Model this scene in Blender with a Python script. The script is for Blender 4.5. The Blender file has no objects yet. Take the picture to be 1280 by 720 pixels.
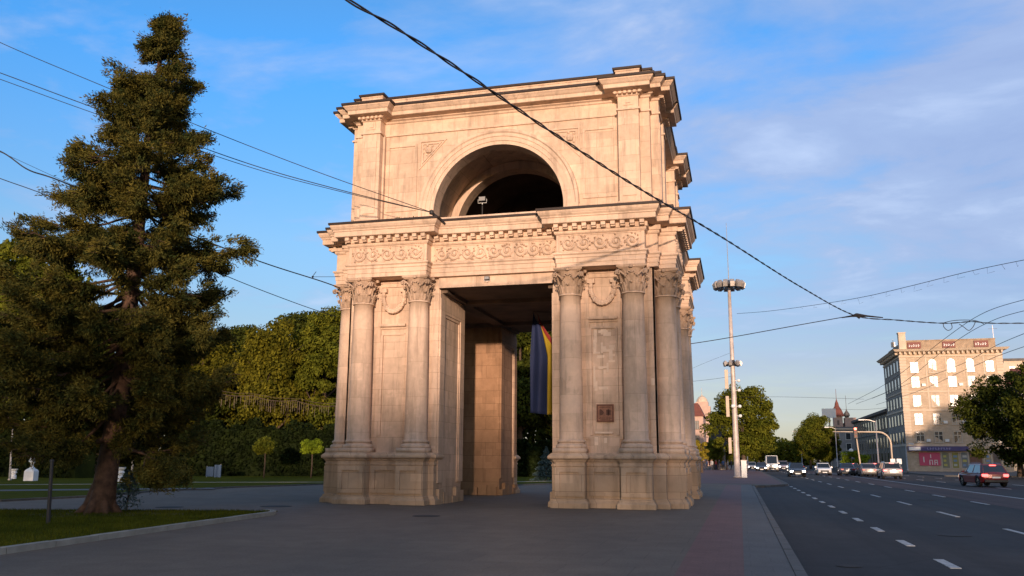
import bpy, bmesh, math, random
import numpy as np
from mathutils import Vector, Matrix
R=math.radians; PI=math.pi
S=1.15
sc=bpy.context.scene
col=sc.collection
random.seed(7); rng=np.random.default_rng(7)

# ------------------------------------------------------------------ camera
CAM=dict(x=6.9684*S,y=-29.4724*S,z=1.2959*S,yaw=-.2555,pitch=.1975,roll=.0054,f=1074.84)
def cam_axes():
    y,p,r=CAM['yaw'],CAM['pitch'],CAM['roll']
    f=Vector((math.sin(y)*math.cos(p),math.cos(y)*math.cos(p),math.sin(p)))
    rt=Vector((math.cos(y),-math.sin(y),0)); up=rt.cross(f)
    return f,rt*math.cos(r)+up*math.sin(r),-rt*math.sin(r)+up*math.cos(r)
CF,CR,CU=cam_axes(); CO=Vector((CAM['x'],CAM['y'],CAM['z']))
def ray(u,v): return CF+CR*((u-640)/CAM['f'])+CU*((360-v)/CAM['f'])
def at(u,v,Y):
    d=ray(u,v); return CO+d*((Y-CO.y)/d.y)
def gnd(u,v,z=0.0):
    d=ray(u,v); return CO+d*((z-CO.z)/d.z)
cd=bpy.data.cameras.new('camera'); cam=bpy.data.objects.new('camera',cd); col.objects.link(cam)
cam.matrix_world=Matrix(((CR.x,CU.x,-CF.x,CO.x),(CR.y,CU.y,-CF.y,CO.y),(CR.z,CU.z,-CF.z,CO.z),(0,0,0,1)))
cd.sensor_width=36; cd.lens=CAM['f']/1280*36; cd.clip_start=.1; cd.clip_end=6000
sc.camera=cam

# ------------------------------------------------------------------ materials
def newmat(name):
    m=bpy.data.materials.new(name); m.use_nodes=True
    nt=m.node_tree; b=nt.nodes['Principled BSDF']; return m,nt,b
def N(nt,t,**kw):
    n=nt.nodes.new(t)
    for k,v in kw.items(): setattr(n,k,v)
    return n
def L(nt,a,b): nt.links.new(a,b)
def noise(nt,vec,scale,detail=4,rough=.55,dist=0):
    n=N(nt,'ShaderNodeTexNoise'); n.inputs['Scale'].default_value=scale; n.inputs['Detail'].default_value=detail
    n.inputs['Roughness'].default_value=rough; n.inputs['Distortion'].default_value=dist
    if vec: L(nt,vec,n.inputs['Vector'])
    return n
def ramp(nt,fac,stops):
    r=N(nt,'ShaderNodeValToRGB'); e=r.color_ramp.elements
    while len(e)<len(stops): e.new(.5)
    for i,(p,c) in enumerate(stops):
        e[i].position=p; e[i].color=(*c,1) if len(c)==3 else c
    L(nt,fac,r.inputs[0]); return r
def mixc(nt,fac,a,b,mode='MIX'):
    m=N(nt,'ShaderNodeMix'); m.data_type='RGBA'; m.blend_type=mode
    for s,x in ((0,fac),(6,a),(7,b)):
        if isinstance(x,(int,float)): m.inputs[s].default_value=x
        elif isinstance(x,tuple): m.inputs[s].default_value=(*x,1)
        else: L(nt,x,m.inputs[s])
    return m.outputs[2]
def geo_pos(nt):
    return N(nt,'ShaderNodeNewGeometry').outputs['Position']
def bump(nt,b,h,strength=.3,dist=.02):
    n=N(nt,'ShaderNodeBump'); n.inputs['Strength'].default_value=strength; n.inputs['Distance'].default_value=dist
    L(nt,h,n.inputs['Height']); L(nt,n.outputs[0],b.inputs['Normal'])
def simple(name,c,rough=.6,metal=0,nscale=0,namp=.25,emit=None,es=1,bmp=0):
    m,nt,b=newmat(name)
    b.inputs['Roughness'].default_value=rough; b.inputs['Metallic'].default_value=metal
    if nscale:
        p=geo_pos(nt); n=noise(nt,p,nscale,5)
        r=ramp(nt,n.outputs[0],[(.3,tuple(x*(1-namp) for x in c)),(.7,tuple(min(1,x*(1+namp)) for x in c))])
        L(nt,r.outputs[0],b.inputs['Base Color'])
        if bmp: bump(nt,b,n.outputs[0],bmp,.02)
    else: b.inputs['Base Color'].default_value=(*c,1)
    if emit: b.inputs['Emission Color'].default_value=(*emit,1); b.inputs['Emission Strength'].default_value=es
    return m
def stone_mat(name,c1,c2,bw=.9,bh=.42,grime=True,patch=.5,joint=.55):
    m,nt,b=newmat(name); p=geo_pos(nt)
    sx=N(nt,'ShaderNodeSeparateXYZ'); L(nt,p,sx.inputs[0])
    ad=N(nt,'ShaderNodeMath',operation='ADD'); L(nt,sx.outputs[0],ad.inputs[0]); L(nt,sx.outputs[1],ad.inputs[1])
    cb=N(nt,'ShaderNodeCombineXYZ'); L(nt,ad.outputs[0],cb.inputs[0]); L(nt,sx.outputs[2],cb.inputs[1])
    br=N(nt,'ShaderNodeTexBrick'); L(nt,cb.outputs[0],br.inputs['Vector'])
    br.inputs['Scale'].default_value=1; br.inputs['Mortar Size'].default_value=.008; br.inputs['Mortar Smooth'].default_value=.4
    br.inputs['Brick Width'].default_value=bw; br.inputs['Row Height'].default_value=bh; br.inputs['Bias'].default_value=0
    br.inputs['Color1'].default_value=(0,0,0,1); br.inputs['Color2'].default_value=(1,1,1,1); br.inputs['Mortar'].default_value=(.5,.5,.5,1)
    n1=noise(nt,p,.55,6,.6,.3); n2=noise(nt,p,5,6,.65)
    base=ramp(nt,n1.outputs[0],[(.32,c2),(.66,c1)]).outputs[0]
    fine=ramp(nt,n2.outputs[0],[(.25,(.84,.83,.82)),(.7,(1.04,1.04,1.03))]).outputs[0]
    c=mixc(nt,1,base,fine,'MULTIPLY')
    blk=ramp(nt,br.outputs['Color'],[(0,(.78,.76,.74)),(.35,(.95,.94,.93)),(.8,(1.0,1.0,1.0)),(.92,(1.0,1.0,1.0)),(1,(1.16,1.16,1.15))]).outputs[0]
    c=mixc(nt,patch,c,mixc(nt,1,c,blk,'MULTIPLY'))
    # pale plaster repairs and dark water stains
    n3=noise(nt,p,1.5,3,.5,1.2)
    b2=N(nt,'ShaderNodeTexBrick'); L(nt,cb.outputs[0],b2.inputs['Vector']); b2.offset=.37
    b2.inputs['Scale'].default_value=1; b2.inputs['Mortar Size'].default_value=.0; b2.inputs['Brick Width'].default_value=bw*.43; b2.inputs['Row Height'].default_value=bh*.5
    b2.inputs['Color1'].default_value=(0,0,0,1); b2.inputs['Color2'].default_value=(1,1,1,1)
    pa=N(nt,'ShaderNodeMath',operation='MULTIPLY_ADD'); L(nt,n3.outputs[0],pa.inputs[0]); pa.inputs[1].default_value=.9; L(nt,b2.outputs['Color'],pa.inputs[2])
    rp=ramp(nt,pa.outputs[0],[(1.0-.02,(0,0,0)),(1.0,(1,1,1))]).outputs[0]; pa.inputs[1].default_value=.42
    f=N(nt,'ShaderNodeMath',operation='MULTIPLY'); L(nt,rp,f.inputs[0]); f.inputs[1].default_value=.24
    c=mixc(nt,f.outputs[0],c,tuple(min(1,x*1.28) for x in c1))
    if grime:
        mp=N(nt,'ShaderNodeMapping'); L(nt,p,mp.inputs[0]); mp.inputs['Scale'].default_value=(2.2,2.2,.28)
        n4=noise(nt,mp.outputs[0],1.6,6,.65)
        st=ramp(nt,n4.outputs[0],[(.50,(0,0,0)),(.66,(1,1,1))]).outputs[0]
        f2=N(nt,'ShaderNodeMath',operation='MULTIPLY'); L(nt,st,f2.inputs[0]); f2.inputs[1].default_value=.50
        c=mixc(nt,f2.outputs[0],c,tuple(x*.5 for x in c2))
        # splash dirt in the lowest half metre
        lo=N(nt,'ShaderNodeMapRange'); L(nt,sx.outputs[2],lo.inputs[0]); lo.inputs[1].default_value=1.4; lo.inputs[2].default_value=.0; lo.inputs[3].default_value=0; lo.inputs[4].default_value=.8
        f3=N(nt,'ShaderNodeMath',operation='MULTIPLY'); L(nt,lo.outputs[0],f3.inputs[0]); L(nt,n2.outputs[0],f3.inputs[1])
        c=mixc(nt,f3.outputs[0],c,(.10,.085,.05))
    mo=ramp(nt,br.outputs['Fac'],[(0,(1,1,1)),(1,(joint,joint*.97,joint*.94))]).outputs[0]
    c=mixc(nt,1,c,mo,'MULTIPLY')
    L(nt,c,b.inputs['Base Color']); b.inputs['Roughness'].default_value=.88; b.inputs['Specular IOR Level'].default_value=.2
    h=N(nt,'ShaderNodeMath',operation='SUBTRACT'); L(nt,n2.outputs[0],h.inputs[0]); L(nt,br.outputs['Fac'],h.inputs[1])
    bump(nt,b,h.outputs[0],.35,.02)
    return m
M={}
M['stone']=stone_mat('limestone',(.70,.515,.385),(.56,.41,.30),1.15,.56,patch=.34,joint=.72)
M['stone_plain']=stone_mat('limestone_carved',(.71,.525,.395),(.60,.44,.325),2.5,1.2,True,.3,.8)
M['stone_base']=stone_mat('limestone_pedestal',(.62,.45,.32),(.44,.32,.22),1.6,.52)
M['stone_brown']=stone_mat('brown_limestone',(.42,.245,.145),(.30,.175,.10),1.15,.56)
M['flash']=simple('rusted_tin_flashing',(.022,.011,.008),.6,.2,3)
M['darkvault']=simple('chamber_dark_shade',(.055,.035,.025),.9,0,1.2,.4)  # near-black colour carries the darkness of the unlit chamber
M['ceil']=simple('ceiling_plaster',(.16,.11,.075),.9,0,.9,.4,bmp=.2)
M['plaque']=simple('bronze_plaque',(.27,.12,.07),.55,.2,9)
M['plaque_dark']=simple('bronze_dark',(.09,.035,.022),.5,.4)
M['metal']=simple('galvanised_steel',(.42,.38,.35),.45,.5,4)
M['mastpaint']=simple('mast_paint',(.50,.42,.37),.5,.15,2)
M['darkmetal']=simple('dark_metal',(.03,.028,.028),.5,.4)
M['black']=simple('black_rubber',(.013,.013,.014),.75)
M['wire']=simple('wire_black',(.012,.011,.012),.6)
M['white']=simple('white_paint',(.78,.77,.74),.55,0,6,.08)
M['lampglass']=simple('lamp_glass',(.30,.29,.28),.15)
M['red_glow']=simple('red_lamp',(.5,.02,.01),.3,emit=(1,.06,.03),es=5)
M['tail_glow']=simple('tail_lamp',(.5,.02,.02),.3,emit=(1,.10,.09),es=2.6)
M['tail_off']=simple('tail_lamp_off',(.30,.012,.012),.25)
M['head_glow']=simple('head_lamp',(.8,.8,.8),.2,emit=(1,.93,.82),es=5)
M['head_off']=simple('head_lamp_off',(.55,.56,.58),.12)
def asphalt(name,c,c2,cell=0,rough=.8,stain=.35):
    m,nt,b=newmat(name); p=geo_pos(nt)
    n1=noise(nt,p,.22,6,.6,.5); n2=noise(nt,p,28,3,.6); n3=noise(nt,p,1.7,5,.6)
    c_=ramp(nt,n1.outputs[0],[(.33,c2),(.66,c)]).outputs[0]
    c_=mixc(nt,1,c_,ramp(nt,n2.outputs[0],[(.25,(.7,.7,.7)),(.75,(1.2,1.2,1.2))]).outputs[0],'MULTIPLY')
    c_=mixc(nt,stain,c_,mixc(nt,1,c_,ramp(nt,n3.outputs[0],[(.4,(.72,.72,.72)),(.6,(1.1,1.1,1.1))]).outputs[0],'MULTIPLY'))
    if stain>.35:
        mpx=N(nt,'ShaderNodeMapping'); L(nt,p,mpx.inputs[0]); mpx.inputs['Scale'].default_value=(1.6,.035,1)
        n5=noise(nt,mpx.outputs[0],1,5,.6,.2); c_=mixc(nt,1,c_,ramp(nt,n5.outputs[0],[(.35,(.72,.72,.74)),(.65,(1.35,1.33,1.30))]).outputs[0],'MULTIPLY')
        vo=N(nt,'ShaderNodeTexVoronoi'); vo.feature='DISTANCE_TO_EDGE'; vo.inputs['Scale'].default_value=.16; wv=noise(nt,p,1.2,5,.6); mxv=mixc(nt,.12,p,wv.outputs['Color']); L(nt,mxv,vo.inputs['Vector'])
        c_=mixc(nt,1,c_,ramp(nt,vo.outputs['Distance'],[(0,(.45,.45,.45)),(.004,(1,1,1))]).outputs[0],'MULTIPLY')
    h=n2.outputs[0]
    if cell:
        br=N(nt,'ShaderNodeTexBrick'); L(nt,p,br.inputs['Vector']); br.inputs['Scale'].default_value=1
        br.inputs['Brick Width'].default_value=cell[0]; br.inputs['Row Height'].default_value=cell[1]; br.inputs['Mortar Size'].default_value=cell[2]
        br.inputs['Color1'].default_value=(.93,.93,.93,1); br.inputs['Color2'].default_value=(1.05,1.05,1.05,1); br.inputs['Mortar'].default_value=(.80,.80,.80,1)
        c_=mixc(nt,1,c_,br.outputs['Color'],'MULTIPLY')
    L(nt,c_,b.inputs['Base Color']); b.inputs['Roughness'].default_value=rough; b.inputs['Specular IOR Level'].default_value=.3
    bump(nt,b,h,.35,.008)
    return m
M['road']=asphalt('road_asphalt',(.026,.026,.027),(.018,.018,.019),rough=.85,stain=.6)
M['redroad']=asphalt('red_bus_lane_asphalt',(.070,.043,.041),(.050,.033,.031),rough=.85,stain=.6)
M['plaza']=asphalt('plaza_paving',(.152,.121,.092),(.124,.100,.077),(1.0,1.0,.010),.85)
M['path']=asphalt('park_path',(.13,.135,.145),(.11,.115,.12),0,.85)
M['redpave']=asphalt('red_paver_strip',(.185,.092,.080),(.14,.074,.064),(.4,.2,.006),.75)
M['greypave']=asphalt('grey_slab_strip',(.125,.118,.108),(.098,.093,.088),(.6,.6,.008),.75)
M['kerb']=simple('kerb_concrete',(.085,.080,.072),.8,0,3,.25,bmp=.3)
M['kerb_light']=simple('kerb_pale',(.25,.24,.20),.8,0,3,.2,bmp=.2)
M['paint']=simple('road_paint',(.40,.40,.39),.8,0,9,.45)
M['iron']=simple('cast_iron',(.022,.021,.021),.9,0,20,.4)
def grassmat(name,a,b_):
    m,nt,b=newmat(name); p=geo_pos(nt); n=noise(nt,p,.8,5); n2=noise(nt,p,40,3)
    c=ramp(nt,n.outputs[0],[(.3,a),(.7,b_)]).outputs[0]
    c=mixc(nt,1,c,ramp(nt,n2.outputs[0],[(.3,(.6,.6,.6)),(.7,(1.3,1.3,1.3))]).outputs[0],'MULTIPLY')
    L(nt,c,b.inputs['Base Color']); b.inputs['Roughness'].default_value=1; b.inputs['Specular IOR Level'].default_value=.05; bump(nt,b,n2.outputs[0],.8,.03); return m
M['grass']=grassmat('lawn_grass',(.050,.058,.004),(.082,.084,.006))
M['terrain']=grassmat('terrain',(.05,.05,.03),(.07,.065,.04))
def leafmat(name,dark,light,trans=.25,nscale=.9):
    m,nt,b=newmat(name); g=N(nt,'ShaderNodeNewGeometry')
    n=noise(nt,g.outputs['Position'],nscale,4)
    c1=ramp(nt,n.outputs[0],[(.35,dark),(.68,light)]).outputs[0]
    v=ramp(nt,g.outputs['Random Per Island'],[(0,(.65,.65,.65)),(1,(1.35,1.35,1.35))]).outputs[0]
    c=mixc(nt,1,c1,v,'MULTIPLY'); L(nt,c,b.inputs['Base Color'])
    b.inputs['Roughness'].default_value=.75; b.inputs['Specular IOR Level'].default_value=.08
    t=N(nt,'ShaderNodeBsdfTranslucent'); L(nt,c,t.inputs[0])
    mx=N(nt,'ShaderNodeMixShader'); mx.inputs[0].default_value=trans
    L(nt,b.outputs[0],mx.inputs[1]); L(nt,t.outputs[0],mx.inputs[2])
    out=[x for x in nt.nodes if x.type=='OUTPUT_MATERIAL'][0]; L(nt,mx.outputs[0],out.inputs[0]); return m
M['needle']=leafmat('spruce_needles',(.028,.040,.011),(.135,.108,.020),.10,2.3)
M['leaf']=leafmat('leaves_mid',(.070,.085,.008),(.165,.165,.016),.28)
M['leaf_dark']=leafmat('leaves_dark',(.028,.038,.005),(.075,.085,.010),.2)
M['leaf_olive']=leafmat('leaves_olive',(.070,.070,.006),(.165,.145,.012),.25)
M['leaf_lit']=leafmat('leaves_bright_sunlit',(.12,.17,.010),(.24,.30,.02),.32)  # sunlight put into the leaf colour for the brighter ball tree
M['leaf_yellow']=leafmat('leaves_yellow',(.22,.18,.02),(.36,.27,.03),.3)
M['leaf_blue']=leafmat('blue_spruce_needles',(.06,.09,.085),(.11,.15,.14),.1)
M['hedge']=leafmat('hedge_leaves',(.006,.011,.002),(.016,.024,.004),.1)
M['bark']=simple('bark',(.085,.055,.035),.95,0,6,.5,bmp=.9)
M['bark_spruce']=simple('spruce_bark',(.085,.046,.027),.95,0,7,.5,bmp=.9)

# ------------------------------------------------------------------ mesh builder
class MB:
    def __init__(s,k=1.0): s.v=[];s.f=[];s.m=[];s.k=k;s.fl=(1,1);s.mi=0
    def add(s,vs,fs):
        o=len(s.v); k=s.k; fx,fy=s.fl
        s.v+=[(x*k*fx,y*k*fy,z*k) for x,y,z in vs]
        s.f+=[[i+o for i in f] for f in fs]; s.m+=[s.mi]*len(fs); return s
    def box(s,x0,x1,y0,y1,z0,z1):
        return s.add([(x0,y0,z0),(x1,y0,z0),(x1,y1,z0),(x0,y1,z0),(x0,y0,z1),(x1,y0,z1),(x1,y1,z1),(x0,y1,z1)],
            [(0,3,2,1),(4,5,6,7),(0,1,5,4),(1,2,6,5),(2,3,7,6),(3,0,4,7)])
    def prism(s,poly,z0,z1,top=True,bottom=True):
        n=len(poly); vs=[(x,y,z0) for x,y in poly]+[(x,y,z1) for x,y in poly]
        fs=[(i,(i+1)%n,(i+1)%n+n,i+n) for i in range(n)]
        if top: fs.append(tuple(range(n,2*n)))
        if bottom: fs.append(tuple(reversed(range(n))))
        return s.add(vs,fs)
    def sweep(s,poly,prof,cap=True):
        n=len(poly); rings=[]
        vs=[];fs=[]
        for o,z in prof:
            for p in offset(poly,o): vs.append((p[0],p[1],z))
        for k in range(len(prof)-1):
            for i in range(n):
                j=(i+1)%n; fs.append((k*n+i,k*n+j,(k+1)*n+j,(k+1)*n+i))
        if cap:
            fs.append(tuple(reversed(range(n)))); fs.append(tuple(range((len(prof)-1)*n,len(prof)*n)))
        return s.add(vs,fs)
    def lathe(s,prof,cx=0,cy=0,n=16,cap=True,cz=0):
        vs=[];fs=[]
        for r,z in prof:
            for i in range(n):
                a=2*PI*i/n; vs.append((cx+r*math.cos(a),cy+r*math.sin(a),cz+z))
        for k in range(len(prof)-1):
            for i in range(n):
                j=(i+1)%n; fs.append((k*n+i,k*n+j,(k+1)*n+j,(k+1)*n+i))
        if cap: fs.append(tuple(reversed(range(n)))); fs.append(tuple(range((len(prof)-1)*n,len(prof)*n)))
        return s.add(vs,fs)
    def tube(s,pts,r,n=6,cap=True):
        pts=[Vector(p) for p in pts]; m=len(pts); rs=r if isinstance(r,(list,tuple)) else [r]*m
        vs=[];fs=[]; ref=None
        for i,p in enumerate(pts):
            t=(pts[min(i+1,m-1)]-pts[max(i-1,0)])
            if t.length<1e-9: t=Vector((0,0,1))
            t.normalize()
            if ref is None:
                ref=Vector((0,0,1)) if abs(t.z)<.9 else Vector((1,0,0))
            a=t.cross(ref); 
            if a.length<1e-4: a=t.cross(Vector((0,1,0)))
            a.normalize(); b=t.cross(a); ref=b.cross(t)*1.0; ref= -b if False else a.cross(t)
            for k in range(n):
                q=p+(a*math.cos(2*PI*k/n)+b*math.sin(2*PI*k/n))*rs[i]; vs.append(tuple(q))
        for i in range(m-1):
            for k in range(n):
                j=(k+1)%n; fs.append((i*n+k,i*n+j,(i+1)*n+j,(i+1)*n+k))
        if cap: fs.append(tuple(reversed(range(n)))); fs.append(tuple(range((m-1)*n,m*n)))
        return s.add(vs,fs)
    def build(s,name,mats,parent=None,smooth=False,recalc=True,bevel=0):
        me=bpy.data.meshes.new(name); me.from_pydata(s.v,[],s.f)
        if not isinstance(mats,(list,tuple)): mats=[mats]
        for m in mats: me.materials.append(m)
        me.polygons.foreach_set('material_index',s.m)
        if recalc:
            bm=bmesh.new(); bm.from_mesh(me); bmesh.ops.recalc_face_normals(bm,faces=bm.faces); bm.to_mesh(me); bm.free()
        if smooth: me.polygons.foreach_set('use_smooth',[True]*len(me.polygons))
        me.update()
        o=bpy.data.objects.new(name,me); col.objects.link(o)
        if parent: o.parent=parent
        if bevel:
            b=o.modifiers.new('bevel','BEVEL'); b.width=bevel; b.segments=2; b.limit_method='ANGLE'
        return o
def offset(poly,o):
    n=len(poly); out=[]
    A=sum(poly[i][0]*poly[(i+1)%n][1]-poly[(i+1)%n][0]*poly[i][1] for i in range(n)); sg=1 if A>0 else -1
    for i in range(n):
        p0,p1,p2=Vector(poly[i-1]),Vector(poly[i]),Vector(poly[(i+1)%n])
        d1=(p1-p0).normalized(); d2=(p2-p1).normalized()
        n1=Vector((d1.y,-d1.x))*sg; n2=Vector((d2.y,-d2.x))*sg
        k=1+n1.dot(n2)
        v=(n1+n2)/max(k,.2)
        out.append((p1.x+v.x*o,p1.y+v.y*o))
    return out
def tag(o,label=None,cat=None,group=None,kind=None):
    if label: o['label']=label
    if cat: o['category']=cat
    if group: o['group']=group
    if kind: o['kind']=kind
    return o
def empty(name,loc=(0,0,0),label=None,cat=None,group=None,rz=0):
    o=bpy.data.objects.new(name,None); col.objects.link(o); o.location=loc; o.rotation_euler=(0,0,rz)
    o.empty_display_size=.3
    return tag(o,label,cat,group)
def copy_tree(o,parent=None):
    c=o.copy(); col.objects.link(c)
    if parent: c.parent=parent
    for ch in list(o.children): copy_tree(ch,c)
    return c
def quads_mesh(name,P,mat,parent=None):
    """P: (n,4,3) float array of quads"""
    n=len(P); me=bpy.data.meshes.new(name)
    me.vertices.add(n*4); me.vertices.foreach_set('co',P.reshape(-1).astype(np.float32))
    me.loops.add(n*4); me.loops.foreach_set('vertex_index',np.arange(n*4,dtype=np.int32))
    me.polygons.add(n); me.polygons.foreach_set('loop_start',np.arange(0,n*4,4,dtype=np.int32))
    try: me.polygons.foreach_set('loop_total',np.full(n,4,dtype=np.int32))
    except Exception: pass
    me.materials.append(mat); me.update(calc_edges=True)
    o=bpy.data.objects.new(name,me); col.objects.link(o)
    if parent: o.parent=parent
    return o
def struct(o): o['kind']='structure'; return o

# ------------------------------------------------------------------ ground, road, paths
def sheet(name,poly,z,mat,thick=0.0):
    b=MB(); b.prism(poly,z-thick if thick else z-.02,z); return struct(b.build(name,mat))
sheet('ground',[(-3000,-3000),(3000,-3000),(3000,3000),(-3000,3000)],-.18,M['terrain'])
KX=8.82
road_poly=[(KX,-80),(31,-80),(31,-30),(140,-30),(140,62),(31,78),(31,600),(KX-.1,600)]
sheet('road',road_poly,-.12,M['road'])
sheet('bus_lane',[(17.45,-80),(20.25,-80),(20.25,400),(17.45,400)],-.115,M['redroad'])
# plaza slab with the widened pavement beyond the parking bay
plaza=[(-250,-80),(7.1,-80),(7.1,25),(KX,25),(KX,23.5),(9.4,24.2),(10.7,27.5),(11.0,30),(11.0,600),(-250,600)]
sheet('plaza',plaza,0,M['plaza'],.14)
sheet('red_paving',[(7.1,-80),(8.0,-80),(8.0,25),(7.1,25)],0,M['redpave'],.14)
sheet('grey_paving',[(8.0,-80),(8.66,-80),(8.66,25),(8.0,25)],0,M['greypave'],.14)
sheet('red_pavement_beyond',[(-12,27.5),(10.5,27.5),(10.8,31),(10.8,130),(-12,130)],.004,M['redpave'])
sheet('pavement_right',[(31.2,78.2),(140,62.2),(140,600),(31.2,600)],0,M['greypave'],.14)
# kerbs as real steps, cut into stones
def kerb_line(name,pts,w,z0,z1,mat,stone=1.0):
    b=MB()
    for (x0,y0),(x1,y1) in zip(pts[:-1],pts[1:]):
        d=Vector((x1-x0,y1-y0)); n=max(1,int(d.length/stone)); d/=n; nn=Vector((-d.y,d.x)).normalized()*w/2
        for i in range(n):
            if n>60 and i>160: 
                a=Vector((x0,y0))+d*i; c=Vector((x1,y1)); 
            else:
                a=Vector((x0,y0))+d*(i+.006); c=Vector((x0,y0))+d*(i+.994)
            b.prism([tuple(a-nn),tuple(c-nn),tuple(c+nn),tuple(a+nn)],z0,z1+random.uniform(-.004,.004))
            if n>60 and i>160: break
    return b.build(name,mat)
struct(kerb_line('kerb',[(8.74,-60),(8.74,23.4)],.15,-.16,.012,M['kerb']))
struct(kerb_line('kerb',[(8.8,23.5),(9.4,24.1),(10.75,27.3),(11.08,30),(11.08,330)],.16,-.16,.012,M['kerb']))
struct(kerb_line('kerb',[(31.1,400),(31.1,78),(140,62)],.2,-.16,.02,M['kerb']))
# painted markings
pm=MB()
def dash(x,y0,y1,w): pm.prism([(x-w/2,y0),(x+w/2,y0),(x+w/2,y1),(x-w/2,y1)],-.12,-.108)
mk=MB()
def markings():
    global pm
    def lay(u,vs,w,ln,X):
        pass
Ys=[]
for (u,v) in [(1180,705),(1134,679),(1100,662),(1073,650),(1056,640),(1041,633),(1030,627),(1020,623),(1011,619),(1005,616),(999,613),(995,611)]:
    Ys.append(gnd(u,v,-.12).y)
y0=Ys[0]; step=(Ys[7]-Ys[0])/7
k=0
for i in range(-3,13):
    yy=y0+step*i; dash(11.17,yy-step*.17,yy+step*.17,.16)
dash(11.17,y0+step*13,160,.12)
ya=gnd(1185,643,-.12).y; yb=gnd(1280,667,-.12).y; st2=ya-yb
for i in range(-4,24):
    yy=ya+st2*i; dash(14.28,yy-st2*.18,yy+st2*.18,.13)
ya=gnd(1173,620,-.12).y; yb=gnd(1225,629,-.12).y; st3=ya-yb
for i in range(-4,20):
    yy=ya+st3*i; dash(17.32,yy-st3*.17,yy+st3*.17,.13)
dash(20.4,-60,300,.16)
for i in range(-2,30): dash(24.2,i*9,i*9+3,.13)
for i in range(-2,30): dash(27.6,i*9,i*9+3,.13)
struct(pm.build('road_markings',M['paint']))
# manhole covers and drains
for (u,v,r) in [(212,634,.42),(345,633,.5),(533,645,.38)]:
    g=gnd(u,v); b=MB(); b.lathe([(r,0.0),(r,.006)],g.x,g.y,24); b.lathe([(r*.86,0.007),(r*.86,.010)],g.x,g.y,24)
    o=b.build('manhole_cover',M['iron']); o['category']='manhole cover'
    o['label']={212:'dark round manhole cover in the path right of the big spruce trunk',345:'dark manhole cover in the plaza beyond the tip of the near lawn kerb',533:'small dark manhole cover right in front of the left arch pier'}[u]
for (x,Y,r) in ((12.6,-12,.36),(15.8,8,.36),(9.6,-18.9,.2)):
    b=MB(); b.lathe([(r,-.119),(r,-.111)],x,Y,20); b.lathe([(r*.85,-.1105),(r*.85,-.108)],x,Y,20); tag(b.build('manhole_cover',M['iron']),'iron cover in the asphalt of the '+('middle lane near the viewer' if Y==-12 else 'bus lane side lane farther away' if Y==8 else 'parking bay by the kerb'),'manhole cover')
# lawns, kerbed
def lawn(name,pts,z=.05):
    b=MB(); b.prism(pts,-.02,z); return struct(b.build(name,M['grass']))
near_lawn=[(-3.0,-30),(-3.36,-22.3),(-3.95,-16.5),(-4.35,-12.4),(-4.75,-11.75),(-5.6,-11.6),(-11.95,-13.6),(-18,-15.6),(-30,-19.5),(-30,-34)]
lawn('lawn',near_lawn,.06)
struct(kerb_line('lawn_kerb',[(-2.93,-30),(-3.28,-22.3),(-3.87,-16.5),(-4.25,-12.4),(-4.6,-11.7),(-5.0,-11.5)],.17,0,.10,M['kerb_light']))
far_front=[(-19,-14),(-16.6,-8.9),(-16.3,-4.6),(-17.7,.5),(-17.5,7),(-15.9,13.7),(-5.0,17.0),(-3.7,21.4),(-3.2,40)]
lawn('lawn',[*far_front,(-120,60),(-120,-20)],.05)
struct(kerb_line('lawn_kerb',[(p[0]+.06,p[1]-.06) for p in far_front],.14,0,.075,M['kerb']))
def strip(name,pts,w,z,mat):
    b=MB()
    for (x0,y0),(x1,y1) in zip(pts[:-1],pts[1:]):
        d=Vector((x1-x0,y1-y0)).normalized(); nn=Vector((-d.y,d.x))*w/2; d*=w*.25
        b.prism([(x0-nn.x-d.x,y0-nn.y-d.y),(x1-nn.x+d.x,y1-nn.y+d.y),(x1+nn.x+d.x,y1+nn.y+d.y),(x0+nn.x-d.x,y0+nn.y-d.y)],z-.03,z)
        z+=.0015
    return struct(b.build(name,mat))
strip('path',[(-30.5,-5.5),(-23.4,-1.4),(-19.9,1.8),(-17.3,4.0)],1.7,.056,M['path'])
strip('path',[(-36,-1),(-29.5,5.5),(-26.5,8),(-24.5,13.3),(-17.4,17.4),(-8,21),(-5.5,25.8),(-4.0,27)],.55,.062,M['kerb_light'])

# short grass on the near lawn and the needle litter round the spruce
n=90000; gx=-3.4-rng.random(n)**.9*13; gy=-11.8-rng.random(n)*11.5
keep=(gy<-11.9+(gx+5.6)*.30*(gx<-5.6))&(gx<-3.45-((gy+22.3)*.085).clip(0,1)); gx=gx[keep]; gy=gy[keep]; n=len(gx)
P=np.stack([gx,gy,np.full(n,.058)],1); a=rng.random(n)*2*PI; hgt=(.03+.045*rng.random(n))
dx=np.stack([np.cos(a),np.sin(a),0*a],1)*.006; tip=np.stack([rng.normal(size=n)*.016,rng.normal(size=n)*.016,hgt],1)
grass_o=(P,dx,tip)
b=MB(); pts=[]
for k in range(40):
    a=2*PI*k/40; r=1.25+.35*math.sin(a*3+1)+.22*math.sin(a*7)+random.uniform(-.08,.08); pts.append((-8.3+math.cos(a)*r*1.35,-14.1+math.sin(a)*r))
b.prism(pts,.045,.066); struct(b.build('needle_litter',simple('needle_litter_soil',(.060,.042,.022),1,0,9,.6,bmp=.6)))
# ------------------------------------------------------------------ the triumphal arch
def P4(face):           # repeat a front-face outline fragment (x from left to right, y negative) on all four sides
    out=[]
    for k in range(4):
        for x,y in face:
            for _ in range(k): x,y=-y,x
            out.append((x,y))
    return out
arch=empty('triumphal_arch',(0,0,0),'pale limestone triumphal arch with Corinthian columns and a round arched opening above its square gateway','monument')
st,sp_,sb=M['stone'],M['stone_plain'],M['stone_base']

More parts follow.
